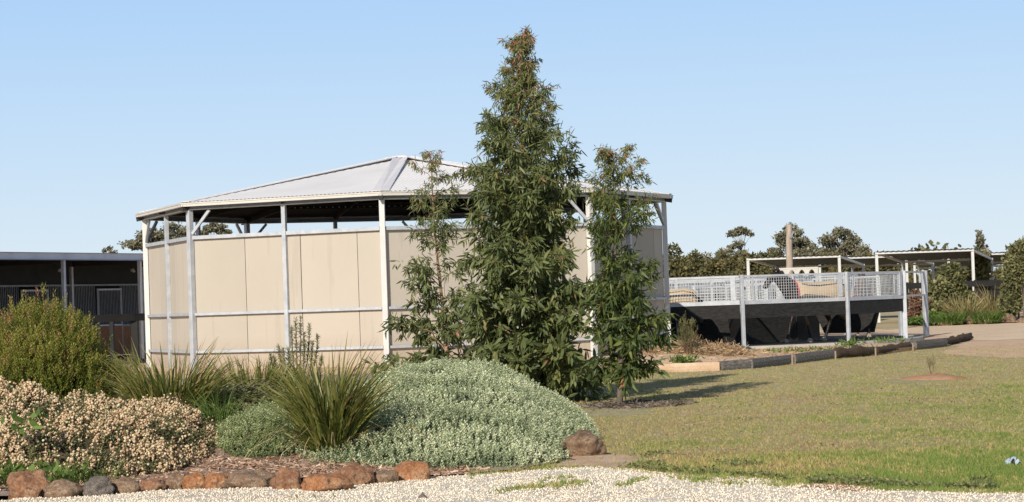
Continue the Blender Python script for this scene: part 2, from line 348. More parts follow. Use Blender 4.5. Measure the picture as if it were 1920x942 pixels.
mx_ = nt.nodes.new('ShaderNodeMix'); mx_.data_type = 'RGBA'; mx_.inputs[0].default_value = .95; nt.links.new(sc_.outputs[2], mx_.inputs[6]); nt.links.new(rp.outputs[0], mx_.inputs[7])
nt.links.new(mx_.outputs[2], bg.inputs[0]); bg.inputs[1].default_value = 1.0
sd = bpy.data.lights.new('sun', 'SUN'); sd.energy = 5.0; sd.angle = R(.5); sd.color = (1, .91, .78); so = bpy.data.objects.new('sun', sd); COL.objects.link(so)
sdir = Vector((math.sin(SUN_AZ) * math.cos(SUN_EL), math.cos(SUN_AZ) * math.cos(SUN_EL), -math.sin(SUN_EL)))
so.rotation_euler = sdir.to_track_quat('-Z', 'Y').to_euler(); so.location = (-10, -20, 30)
scene.view_settings.view_transform = 'Standard'; scene.view_settings.look = 'None'; scene.view_settings.exposure = 0; scene.view_settings.gamma = 1
# ------------------------------------------------------------------ terrain
AC = (-2.47, 51.9); AR = 6.0; ADEL = -.0256; WC = (5.2, 64.5); WR = 6.05
def lerp_tab(x, tab):
    return float(np.interp(x, [t[0] for t in tab], [t[1] for t in tab]))
BT = [(0, 0), (22, 0), (50, .07), (60, .12), (64, .19), (68, .22), (80, .35), (100, .4), (3000, .4)]
def gbase(x, y): return lerp_tab(y, BT) + .012 * math.sin(x * .9 + y * .4) * math.cos(y * .5)
def sstep(a, b, v):
    t = min(1, max(0, (v - a) / (b - a))); return t * t * (3 - 2 * t)
SLE = [(1215, 700), (1300, 696), (1355, 694), (1405, 691), (1500, 682), (1565, 674), (1600, 672), (1720, 660), (1822, 642)]
def tz(x, y):
    z = tz0(x, y); b = gbase(x, y)
    if x < 4.6: z = b + .02 + (z - b - .02) * sstep(0, 2.2, y - lerp_tab(x, YE)) if x < 4.2 else z
    return z
def tz0(x, y):
    d = math.hypot(x - AC[0], y - AC[1]); return max(.2 + .2 * (1 - sstep(6.8, 9.0, d)), gbase(x, y) + .02 if y > 64 else 0)
def jag(poly, step=.25, amp=.06, seed=0):
    out = []
    for i in range(len(poly)):
        a, b = Vector(poly[i][:2]), Vector(poly[(i + 1) % len(poly)][:2]); n = max(1, int((b - a).length / step)); nn = Vector((-(b - a).y, (b - a).x)).normalized()
        for k in range(n):
            p = a.lerp(b, k / n); o = mnoise.noise(Vector((p.x * 1.7, p.y * 1.7, seed))) * amp * 1.6 + mnoise.noise(Vector((p.x * 6, p.y * 6, seed + 9))) * amp
            out.append(p + nn * o)
    return out
def inside(p, poly):
    x, y = p; c = False; n = len(poly)
    for i in range(n):
        a, b = poly[i], poly[i - 1]
        if (a[1] > y) != (b[1] > y) and x < (b[0] - a[0]) * (y - a[1]) / (b[1] - a[1]) + a[0]: c = not c
    return c
def sheet(name, poly, zf, mat, grid=.5, skirt=0, green=None, kind='structure', label=None, cat=None, parent=None):
    pts = [Vector((p[0], p[1])) for p in poly]; n = len(pts)
    xs = [p.x for p in pts]; ys = [p.y for p in pts]; y = min(ys) + grid / 2
    while y < max(ys):
        x = min(xs) + grid / 2
        while x < max(xs):
            q = (x + random.uniform(-.1, .1) * grid, y + random.uniform(-.1, .1) * grid)
            if inside(q, pts): pts.append(Vector(q))
            x += grid
        y += grid
    bpts = pts[:n]
    v2, _, f, _, _, _ = geometry.delaunay_2d_cdt([Vector(p) for p in pts], [], [tuple(range(n))], 1, 1e-4)
    V = [(p.x, p.y, zf(p.x, p.y)) for p in v2]; Fc = [tuple(t) for t in f]
    me = bpy.data.meshes.new(name)
    if skirt:
        b = len(V); V += [(p.x, p.y, zf(p.x, p.y) - skirt) for p in bpts]; idx = []
        for p in bpts:
            idx.append(min(range(len(v2)), key=lambda i: (v2[i].x - p.x) ** 2 + (v2[i].y - p.y) ** 2))
        for i in range(n):
            j = (i + 1) % n
            if idx[i] != idx[j]: Fc.append((idx[i], idx[j], b + j, b + i))
    me.from_pydata(V, [], Fc); me.update()
    bm = bmesh.new(); bm.from_mesh(me)
    for fc in bm.faces:
        if abs(fc.normal.z) > .3 and fc.normal.z < 0: fc.normal_flip()
    bm.to_mesh(me); bm.free()
    if green:
        a = me.attributes.new('green', 'FLOAT', 'POINT'); a.data.foreach_set('value', [green(*v.co[:2]) for v in me.vertices])
    o = mobj(name, me, mat, parent, smooth=True)
    return tag(o, label, cat, None, kind)
def greenf(x, y):
    # greener to the right and in the foreground verge
    s = x / max(y, 1) * F + 960; v = .22 + .28 * sstep(1350, 1850, s) * (1 - sstep(33, 40, y)) + .08 * (1 - sstep(19.8, 22.5, y)) + .1 * mnoise.noise(Vector((x * .6, y * .3, 2)))
    return v
# far ground
YE = [(-16, 44), (-9, 39), (-3, 41), (0, 43)] + [(gpt(a_, b_, .07).x, gpt(a_, b_, .07).y) for a_, b_ in SLE[:4]]
rows = [10, 18, 22, 30, 40, 50, 60, 66, 73, 80, 90, 100, 140, 220, 400, 900, 2500]
V = []; Fc = []
for y in rows:
    for k in range(-20, 21): x = k / 20 * (20 + y * 1.2); V.append((x, y, gbase(x, y) - .03))
for i in range(len(rows) - 1):
    for k in range(40): a = i * 41 + k; Fc.append((a, a + 1, a + 42, a + 41))
me = bpy.data.meshes.new('ground'); me.from_pydata(V, [], Fc); me.update(); tag(mobj('ground', me, MT['far'], smooth=True), kind='structure')
# gravel drive: its far edge follows the rocks and the lawn verge
gl = [(-60, 948), (40, 938), (160, 936), (330, 922), (480, 918), (640, 908), (760, 900), (870, 892), (960, 887), (1050, 878), (1120, 877), (1180, 882), (1240, 889), (1300, 894), (1370, 897), (1440, 901), (1500, 910), (1600, 917), (1700, 921), (1820, 924), (2000, 928)]
gp = [gpt(x, y) for x, y in gl]; gpoly = [(p.x, p.y) for p in gp]
drive = jag([(-7, 14), (8, 14), (8, gpoly[-1][1])] + gpoly[::-1] + [(-7, gpoly[0][1])], .12, .05)
sheet('gravel_drive', drive, lambda x, y: gbase(x, y) + .012, MT['gravel'], .4)
# lawn
sl = [(1215, 700), (1300, 696), (1355, 694), (1405, 691), (1500, 682), (1565, 674), (1600, 672), (1720, 660), (1822, 642)]
slp = [gpt(x, y, .07) for x, y in sl]
lawn = [(gpoly[8][0] - .4, gpoly[8][1] - .3)] + [(p[0], p[1] - .25) for p in gpoly[9:]] + [(13, 17.5), (24, 40), (24, 58)] + [(slp[-1].x + .8, slp[-1].y + .3)] + [(p.x, p.y + .12) for p in slp[::-1]] + [(-1.5, 43.2), (-3, 42.5), (-3, 30), (-1, 25)]
sheet('lawn', jag(lawn, .4, .05), lambda x, y: gbase(x, y) + .004, MT['lawn'], .4, green=greenf)
# bare patches lying on the lawn
def patch(name, pts, mat, off=.012, grid=.3, kind='structure'):
    q = [gpt(x, y, .03) for x, y in pts]; return sheet(name, jag([(p.x, p.y) for p in q], .08, .16, 5), lambda x, y: gbase(x, y) + off, mat, grid, kind=kind)
patch('bare_dirt', [(1040, 870), (1060, 852), (1130, 848), (1215, 853), (1212, 866), (1170, 874), (1120, 872)], MT['dirt'])
patch('red_soil', [(1490, 908), (1530, 903), (1570, 904), (1612, 911), (1640, 916), (1570, 915), (1500, 911)], MT['reddirt'], .016)
patch('bare_dirt', [(1800, 650), (1860, 640), (2050, 640), (2050, 668), (1900, 676), (1760, 668)], MT['dirt'], .01)
# terrace of bare earth behind the sleepers
ter = [(p.x, p.y + .1) for p in slp] + [(13, 63), (12, 74), (-2, 78), (-16, 74), (-16, 44), (-9, 39), (-3, 41), (0, 43)]
sheet('earth_terrace', jag(ter, .4, .03, 3), lambda x, y: tz(x, y) - .12 * sstep(9.2, 12, x) * (1 - sstep(60, 64, y)), MT['dirt'], .6, skirt=.35)
# pale track
trk = [(10.2, 63.2), (13, 61), (30, 60), (40, 75), (14, 77), (12, 73), (11.5, 67)]
sheet('sandy_track', jag(trk, .6, .1, 4), lambda x, y: gbase(x, y) + .014, MT['track'], 1.0)
# garden bed: raised berm of bark mulch on the left
bedf = [(-60, 930), (60, 925), (200, 916), (350, 903), (500, 893), (640, 885), (760, 885), (880, 882), (980, 872), (1050, 860)]
bq = [gpt(x, y, .05) for x, y in bedf]
bed = [(p.x, p.y) for p in bq] + [(.82, 25.3), (.8, 28), (.3, 32), (-1, 38), (-4, 41), (-9, 41), (-9, 20.5)]
def bedz(x, y):
    d = y - lerp_tab(x, [(p.x, p.y) for p in bq]); r = 1 - sstep(-.6, 1.3, x)
    return gbase(x, y) + .02 + r * (.26 * sstep(.0, 4, d) + .1 * sstep(8, 16, d)) + .02 * mnoise.noise(Vector((x * 3, y * 3, 0)))
sheet('garden_bed', jag(bed, .25, .04, 7), bedz, MT['mulch'], .3)

# ------------------------------------------------------------------ the covered octagonal arena
ar = thing('covered_arena', 'octagonal beige-walled horse arena with pale metal roof and open band under the eaves', 'arena', (AC[0], AC[1], .4))
def cpt(i, r, z):
    th = R(45 * i) + ADEL; return Vector((AC[0] + r * math.sin(th), AC[1] - r * math.cos(th), z))
def seg_ring(mb, i, r0, r1, z0, z1, mi=0):
    a = [cpt(i, r0, z0), cpt(i, r1, z0), cpt(i + 1, r1, z0), cpt(i + 1, r0, z0)]; mb.hexa(a + [Vector((p.x, p.y, z1)) for p in a], mi)
ZB, ZM, ZT, ZP, ZG = .785, 1.583, 3.21, 3.795, 3.945; RE = 6.215
for i in range(-3, 5):
    a, b = cpt(i, AR, 0), cpt(i + 1, AR, 0); d = (b - a).normalized(); n = Vector((d.y, -d.x, 0)); L = (b - a).length; ang = math.atan2(d.y, d.x)
    mid = (a + b) / 2
    mb = MB(); th = R(45 * i) + ADEL; mb.box((a.x, a.y, (ZP + .36) / 2), (.112, .112, ZP - .36), -math.pi / 2 + th); mb.build('corner_post', MT['white_steel' if i in (-2, 0, 1, 2) else 'galv'], ar, bevel=.006)
    mb = MB(); mb.box((mid.x, mid.y, (ZP + .36) / 2), (.09, .09, ZP - .36), ang); mb.build('middle_post', MT['galv'], ar, bevel=.005)
    for z, nm in ((ZB, 'bottom_rail'), (ZM, 'middle_rail'), (ZT, 'top_rail')):
        mb = MB()
        for s0, s1 in ((.065, L / 2 - .047), (L / 2 + .047, L - .065)):
            p, q = a + d * s0, a + d * s1; p.z = q.z = z; sag = .012 if i == -2 and z == ZM else 0
            mb.beam(p - n * .0, q - n * .0, .05, .055 if z != ZT else .075)
        mb.build(nm, MT['galv'], ar)
    fr = [0.012, .285, .575, .865, .988]
    if i == -2: fr = [.012, .27, .5, .62, .9, .988]
    if i == 2: fr = [.012, .25, .5, .75, .988]
    for k in range(len(fr) - 1):
        s0, s1 = L * fr[k] + .006, L * fr[k + 1] - .006; c = a + d * (s0 + s1) / 2 - n * .055; tilt = random.uniform(-.002, .002)
        mb = MB(); mb.box((c.x + n.x * random.uniform(-.004, .004), c.y, (.38 + ZT) / 2), (s1 - s0, .02, ZT - .38), ang + tilt); mb.build('wall_panel', MT['panel'], ar)
    mb = MB()
    for k in range(1, len(fr) - 1):
        c = a + d * (L * fr[k]) - n * .085; mb.box((c.x, c.y, (.4 + ZT) / 2), (.09, .03, ZT - .42), ang)
    mb.build('joint_shade_strip', MT['dark_frame'], ar)  # dark strips added behind the gaps, standing in for the shaded interior
    # eave beam, flange, gutter
    mb = MB(); seg_ring(mb, i, AR - .06, AR + .035, ZP + .022, ZP + .10); mb.build('eave_beam', MT['galv_dull'], ar)
    mb = MB(); seg_ring(mb, i, AR - .08, AR + .06, ZP + .001, ZP + .02); mb.build('beam_flange', MT['gutter'], ar)
    mb = MB(); seg_ring(mb, i, RE - .11, RE, ZP + .075, ZG - .006); seg_ring(mb, i, RE - .015, RE + .012, ZG - .022, ZG + .004); mb.build('gutter', MT['gutter'], ar)
    for s_, e in [((1, a), (-1, b))[q_] for q_ in ({-2: (0,), -1: (0,), 0: (1,), 1: (1,)}.get(i, (0, 1)))]:
        p = e + d * s_ * .06 + Vector((0, 0, ZP - .5)); q = e + d * s_ * .5 + Vector((0, 0, ZP - .01)); mb = MB(); mb.beam(p, q, .05, .06); mb.build('brace', MT['galv'], ar)
    # roof sheet with ribs running down the slope
    A, B = cpt(i, RE - .02, ZG + .01), cpt(i + 1, RE - .02, ZG + .01); apex = Vector((AC[0], AC[1], 5.02)); M_ = (A + B) / 2; hl = (B - A).length / 2; up = apex - M_; nn = (B - A).cross(up).normalized()
    if nn.z < 0: nn = -nn
    pitch = .095; prof = [(0, 0), (.3, .009), (.5, .009), (.8, 0)]; xs = []
    k = -int(hl / pitch) - 1
    while k * pitch < hl:
        for u, h in prof:
            x = (k + u) * pitch
            if abs(x) < hl: xs.append((x, h))
        k += 1
    V = []; Fc = []
    for x, h in xs:
        t = 1 - abs(x) / hl; p = M_ + d * x + nn * h; V += [p, p + up * t]
    for k in range(len(xs) - 1): Fc.append((2 * k, 2 * k + 2, 2 * k + 3, 2 * k + 1))
    mb = MB(); mb.add(V, Fc); mb.build('roof_sheet', MT['roof'], ar)
    mb = MB(); mb.add([A - nn * .03, B - nn * .03, apex - nn * .03], [(0, 1, 2)]); mb.build('roof_underside', MT['under_shade'], ar)
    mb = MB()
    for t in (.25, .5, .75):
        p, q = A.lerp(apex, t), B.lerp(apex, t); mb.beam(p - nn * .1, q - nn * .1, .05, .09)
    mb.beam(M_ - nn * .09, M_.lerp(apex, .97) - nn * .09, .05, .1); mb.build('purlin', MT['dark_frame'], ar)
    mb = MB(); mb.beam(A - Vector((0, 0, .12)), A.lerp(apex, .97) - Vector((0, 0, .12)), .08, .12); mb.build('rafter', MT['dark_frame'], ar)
    mb = MB(); out = (A - Vector((AC[0], AC[1], A.z))).normalized(); sd = Vector((-out.y, out.x, 0))
    for sg in (-1, 1):
        th2 = (A.lerp(apex, .5) - apex); e = sd * sg * .17 - Vector((0, 0, .012)) - out * (.17 * .41)
        o_ = Vector((0, 0, .014)); pa, pb = A + o_, apex + o_
        qa, qb = A + sd * sg * .17 + o_ - Vector((0, 0, .002)) - out * .07, apex + sd * sg * .17 + o_ - Vector((0, 0, .002)) + out * .3
        mb.hexa([pa, qa, qb, pb] + [v + Vector((0, 0, .012)) for v in (pa, qa, qb, pb)])
    mb.build('hip_cap', MT['roof_cap' if i in (0,) else 'roof'], ar)
mb = MB(); mb.tube([(AC[0], AC[1], 5.02), (AC[0], AC[1], 5.07), (AC[0], AC[1], 5.10)], [.3, .22, .04], 8); mb.build('roof_cap', MT['roof'], ar)
# daylight chinks along the far sheets' lap, painted as a broken row of pale boxes
for i in (3, 4):
    A, B = cpt(i, RE - .02, ZG), cpt(i + 1, RE - .02, ZG); apex = Vector((AC[0], AC[1], 5.02)); p, q = A.lerp(apex, .25), B.lerp(apex, .25)
    for k in range(22):
        c = p.lerp(q, (k + .5) / 22); mb = MB(); mb.box((c.x, c.y - .16, c.z - .10), (.035, .01, .02)); mb.build('daylight_chink', MT['white_steel'], ar)

# ------------------------------------------------------------------ stable block on the left
P0 = at(121, 580, 62.0); P1 = at(264, 580, 65.5); u = Vector((P1.x - P0.x, P1.y - P0.y, 0)); BAY = u.length; u.normalize(); nv = Vector((u.y, -u.x, 0)); O = Vector((P0.x, P0.y, .4))
ua = math.atan2(u.y, u.x)
def sp_(a, b, z): p = O + u * a + nv * b; p.z = z; return p
st = thing('stable_block', 'long dark open-fronted stable block with grey fascia and barred stall doors', 'stable', O)
u0, u1 = -4.6 * 1, BAY * 6
ztop = 3.39
mb = MB(); mb.beam(sp_(u0, .08, ztop - .095), sp_(u1, .08, ztop - .095), .03, .19); mb.build('fascia', MT['fascia'], st)
mb = MB(); mb.beam(sp_(u0, .11, ztop - .19), sp_(u1, .11, ztop - .19), .05, .02); mb.beam(sp_(u0, .1, ztop + .006), sp_(u1, .1, ztop + .006), .06, .012); mb.build('fascia_trim', MT['galv_dull'], st)
mb = MB(); a = [sp_(u0, .06, ztop - .03), sp_(u1, .06, ztop - .03), sp_(u1, -6, ztop + .0), sp_(u0, -6, ztop + .0)]; mb.hexa(a + [v + Vector((0, 0, .02)) for v in a]); mb.build('roof', MT['roof'], st)
mb = MB(); a = [sp_(u0, .05, ztop - .1), sp_(u1, .05, ztop - .1), sp_(u1, -6, ztop - .07), sp_(u0, -6, ztop - .07)]; mb.hexa(a + [v + Vector((0, 0, .02)) for v in a]); mb.build('roof_underside', MT['dark_frame'], st)
for k in (-1, 0, 1, 2):
    mb = MB(); mb.box((*sp_(k * BAY, 0, 0).xy, (ztop - .19 + .35) / 2), (.1, .1, ztop - .19 - .35), ua); mb.build('veranda_post', MT['galv' if k != 1 else 'white_steel'], st, bevel=.006)
    mb = MB(); mb.beam(sp_(k * BAY, -.06, ztop - .22), sp_(k * BAY, -2.3, ztop - .2), .07, .14); mb.build('rafter', MT['dark_frame'], st)
WD = -2.4
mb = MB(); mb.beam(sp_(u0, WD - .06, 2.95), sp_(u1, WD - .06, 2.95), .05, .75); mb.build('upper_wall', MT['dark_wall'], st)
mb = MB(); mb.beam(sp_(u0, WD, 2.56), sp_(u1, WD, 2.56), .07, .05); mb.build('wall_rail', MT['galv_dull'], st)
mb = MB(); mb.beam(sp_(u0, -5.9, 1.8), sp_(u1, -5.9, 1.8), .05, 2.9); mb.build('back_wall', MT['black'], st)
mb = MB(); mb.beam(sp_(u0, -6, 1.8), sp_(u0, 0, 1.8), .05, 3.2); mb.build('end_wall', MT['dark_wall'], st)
for k in range(-1, 4):
    for off, hw in ((.5 * BAY, .62),):
        c = k * BAY + off; z0, z1 = 1.35, 2.42
        # stall front: bars above, kickboard below
        for s0_, s1_ in ((k * BAY + .06, c - hw - .03), (c + hw + .03, (k + 1) * BAY - .06)):
            mb = MB(); x = s0_ + .04
            while x < s1_: p = sp_(x, WD, z0); mb.box((p.x, p.y, (z0 + 2.54) / 2), (.018, .018, 2.54 - z0), ua); x += .085
            mb.beam(sp_(s0_, WD, z0 - .03), sp_(s1_, WD, z0 - .03), .05, .06); mb.build('stall_bars', MT['galv_dull'], st)
            mb = MB(); mb.beam(sp_(s0_, WD, .87), sp_(s1_, WD, .87), .04, .88); mb.build('kickboard', MT['kickboard'], st)
        dr = mobj('stall_door', (lambda q: (q.beam(sp_(c - hw, WD + .07, .87), sp_(c + hw, WD + .07, .87), .04, .88), q.mesh())[1])(MB()), MT['kickboard'], st)
        mb = MB()
        for xx in (c - hw, c + hw): mb.beam(sp_(xx, WD + .07, .42), sp_(xx, WD + .07, z1 + .03), .05, .05)
        for zz in (z1, z0 - .01): mb.beam(sp_(c - hw + .03, WD + .07, zz), sp_(c + hw - .03, WD + .07, zz), .048, .05)
        mb.build('door_frame', MT['galv'], dr)
        mb = MB(); x = c - hw + .08
        while x < c + hw - .05: p = sp_(x, WD + .07, z0); mb.box((p.x, p.y, (z0 + z1) / 2), (.016, .016, z1 - z0 - .05), ua); x += .08
        mb.build('door_bars', MT['galv_dull'], dr)
    mb = MB(); p = sp_(k * BAY + .02, WD + .01, 0); mb.box((p.x, p.y, 1.75), (.09, .09, 2.7), ua); mb.build('stall_post', MT['galv'], st)
    mb = MB(); p = sp_(k * BAY + BAY * .8, WD + .12, 3.0); mb.tube([p, p + nv * .06, p + nv * .12 - Vector((0, 0, .05))], [.05, .06, .03], 8); mb.build('wall_lamp', MT['white_steel'], st)
# black covered rail fence in front of the stables
def fence(name, label, pts, rails, ph, mat, pw=.16, rh=.17, group=None, z0=.3):
    t = thing(name, label, 'fence', (pts[0][0], pts[0][1], z0), group)
    for p in pts:
        mb = MB(); mb.box((p[0], p[1], z0 + ph / 2 - .05), (pw, pw, ph + .1)); mb.build('post', MT[mat], t, bevel=.01)
    for a, b in zip(pts[:-1], pts[1:]):
        for z in rails:
            mb = MB(); q = Vector((0, -pw / 2 - .03, 0)); mb.beam(Vector((a[0], a[1], z)) + q, Vector((b[0], b[1], z)) + q, .05, rh); mb.build('rail', MT[mat], t)
    return t
f0, f1, f2 = at(60, 592, 57.5), at(153, 592, 58), at(252, 590, 58.6)
fence('rail_fence', 'thick black rail fence in front of the barred stable doors', [(at(-60, 592, 57).x, 57), (f0.x, f0.y), (f1.x, f1.y), (f2.x, f2.y), (at(300, 590, 59).x, 59.0)], [1.56], 1.3, 'black', .19, .19)
mb = MB(); q = at(210, 620, 60); mb.box((q.x, q.y, .95), (.12, .12, 1.2)); tag(mb.build('bollard', MT['dark_wall'], None, bevel=.02), 'short round-edged grey post standing behind the black rail', 'post')

# ------------------------------------------------------------------ horse walker (ring of mesh and rubber panels)
def wpt(deg, r, z): t = R(deg); return Vector((WC[0] + r * math.sin(t), WC[1] - r * math.cos(t), z))
wk = thing('horse_walker', 'round horse walker ring of galvanised mesh panels over black rubber skirts', 'horse walker', (WC[0], WC[1], .2))
mb = MB()
N_ = 48
for k in range(N_):
    a0, a1 = 360 / N_ * k, 360 / N_ * (k + 1); q = [wpt(a0, 3.0, .1), wpt(a0, WR + .35, .1), wpt(a1, WR + .35, .1), wpt(a1, 3.0, .1)]; mb.hexa(q + [Vector((v.x, v.y, .262)) for v in q])
mb.build('concrete_base', MT['concrete'], wk)
mb = MB()
for k in range(N_):
    a0, a1 = 360 / N_ * k, 360 / N_ * (k + 1); q = [wpt(a0, 3.6, .264), wpt(a0, WR - .12, .264), wpt(a1, WR - .12, .264), wpt(a1, 3.6, .264)]; mb.hexa(q + [Vector((v.x, v.y, .275)) for v in q])
mb.build('rubber_track', MT['rubber'], wk)
WT, WM0, WRb = 2.10, 1.44, 1.0
def mesh_panel(a, b, z0, z1, parent, sp=.072, wr=.009, name='mesh_panel', mat='galv'):
    mb = MB(); L = (b - a).length; n = int(L / sp); d = (b - a) / L
    for k in range(1, n):
        p = a + d * (L * k / n); mb.beam((p.x, p.y, z0), (p.x, p.y, z1), wr, wr, upd=(0, 1, 0))
    k = 1
    while z0 + k * sp < z1 - .02:
        z = z0 + k * sp; mb.beam((a.x, a.y, z), (b.x, b.y, z), wr, wr); k += 1
    return mb.build(name, MT[mat], parent)
for k in range(12):
    d0, d1 = 7 + 30 * k, 37 + 30 * k; a, b = wpt(d0, WR, 0), wpt(d1, WR, 0); d = (b - a).normalized(); ang = math.atan2(d.y, d.x); thick = k in (2, 3)
    mb = MB(); mb.box((a.x, a.y, (WT + .02 + .2) / 2), (.13 if thick else .09, .13 if thick else .09, WT - .18), ang); mb.build('outer_post', MT['galv'], wk, bevel=.008)
    open_gate = (k == 3)
    if not open_gate or True:
        aa, bb = a + d * .07, b - d * .07
        for z, h in ((WT - .02, .055), (WM0 - .04, .10)):
            mb = MB(); mb.beam((aa.x, aa.y, z), (bb.x, bb.y, z), .05, h); mb.build('panel_rail', MT['galv'], wk)
        mesh_panel(aa, bb, WM0 + .01, WT - .04, wk)
        q = bb - d * .16
        mb = MB(); mb.box((q.x + d.y * .04, q.y - d.x * .04, (WM0 + WT) / 2), (.13, .02, WT - WM0 - .06), ang); mb.build('latch_plate', MT['galv'], wk)
        mb = MB(); mb.box((aa.x + d.x * .25, aa.y + d.y * .25, (WM0 + WT) / 2), (.05, .03, WT - WM0 - .06), ang); mb.build('panel_stile', MT['galv'], wk)
        mb = MB(); segs = 6
        for j in range(segs):
            p, r = aa.lerp(bb, j / segs), aa.lerp(bb, (j + 1) / segs); p.z = r.z = (WM0 - .09 + WRb) / 2 + random.uniform(-.006, .006); mb.beam(p, r, .015, WM0 - .09 - WRb + random.uniform(0, .02))
        mb.build('rubber_skirt', MT['rubber'], wk)
    # inner ring
    a, b = wpt(d0 + 10, 3.45, 0), wpt(d1 + 10, 3.45, 0); d = (b - a).normalized(); ang = math.atan2(d.y, d.x)
    mb = MB(); mb.box((a.x, a.y, (WT + .1) / 2), (.08, .08, WT - .1), ang); mb.build('inner_post', MT['galv'], wk)
    aa, bb = a + d * .06, b - d * .06
    mb = MB(); mb.beam((aa.x, aa.y, WT - .06), (bb.x, bb.y, WT - .06), .05, .05); mb.beam((aa.x, aa.y, 1.42), (bb.x, bb.y, 1.42), .04, .04); mb.build('inner_rail', MT['galv'], wk)
    mesh_panel(aa, bb, .75, WT - .1, wk, sp=.085, name='inner_mesh')
    mb = MB(); oo = Vector((d.y, -d.x, 0)) * .06; mb.beam((aa.x + oo.x - d.x * .06, aa.y + oo.y - d.y * .06, .82), (bb.x + oo.x + d.x * .05, bb.y + oo.y + d.y * .05, .82), .02, 1.1); mb.build('inner_skirt', MT['rubber'], wk)
# rotating dividers between the horses
for dg in (-44, 9, 61, 140, 230):
    a, b = wpt(dg, 3.6, 0), wpt(dg, WR - .5, 0); dv = mesh_panel(a, b, 1.15, 1.95, wk, sp=.09, name='divider')
    mb = MB(); mb.beam((a.x, a.y, 1.97), (b.x, b.y, 1.97), .05, .05); mb.beam((a.x, a.y, 1.13), (b.x, b.y, 1.13), .05, .05); mb.beam((a.x, a.y, 1.1), (a.x, a.y, 1.99), .05, .05, upd=(0, 1, 0)); mb.beam((b.x, b.y, 1.1), (b.x, b.y, 1.99), .05, .05, upd=(0, 1, 0)); mb.build('divider_frame', MT['galv'], dv)
    m1 = a.lerp(b, .5); mb = MB(); mb.hexa([Vector(v) + Vector((.0, o_, 0)) for o_ in (0, .015) for v in ((a.x, a.y, 1.1), (a.lerp(b, .15).x, a.lerp(b, .15).y, .45), (b.lerp(a, .1).x, b.lerp(a, .1).y, .45), (b.x, b.y, 1.1))]); mb.build('divider_flap', MT['rubber'], dv)
mb = MB(); mb.tube([(WC[0], WC[1], .2), (WC[0], WC[1], 1.9)], .14, 10)
for k in range(5):
    p = wpt((-44, 9, 61, 140, 230)[k], 3.6, 1.9); mb.beam((WC[0], WC[1], 1.86), p, .06, .06)
mb.build('rotor', MT['galv'], wk)
# side gate frame right of the ring
g0, g1 = wpt(67, WR, 0), at(1736, 600, 65.4); gt = thing('gate_frame', 'open galvanised gate frame beside the right end of the walker', 'gate frame', (g1.x, g1.y, .2))
mb = MB(); mb.box((g1.x, g1.y, 1.16), (.13, .13, 1.94), .5); mb.build('post', MT['galv'], gt, bevel=.008)
for z in (WT - .02, WM0 - .02):
    mb = MB(); e = (g1 - g0); e.z = 0; e.normalize(); mb.beam((g0.x + e.x * .09, g0.y + e.y * .09, z), (g1.x - e.x * .08, g1.y - e.y * .08, z), .05, .05); mb.build('rail', MT['galv'], gt)
pl = at(1388, 540, 58.0)

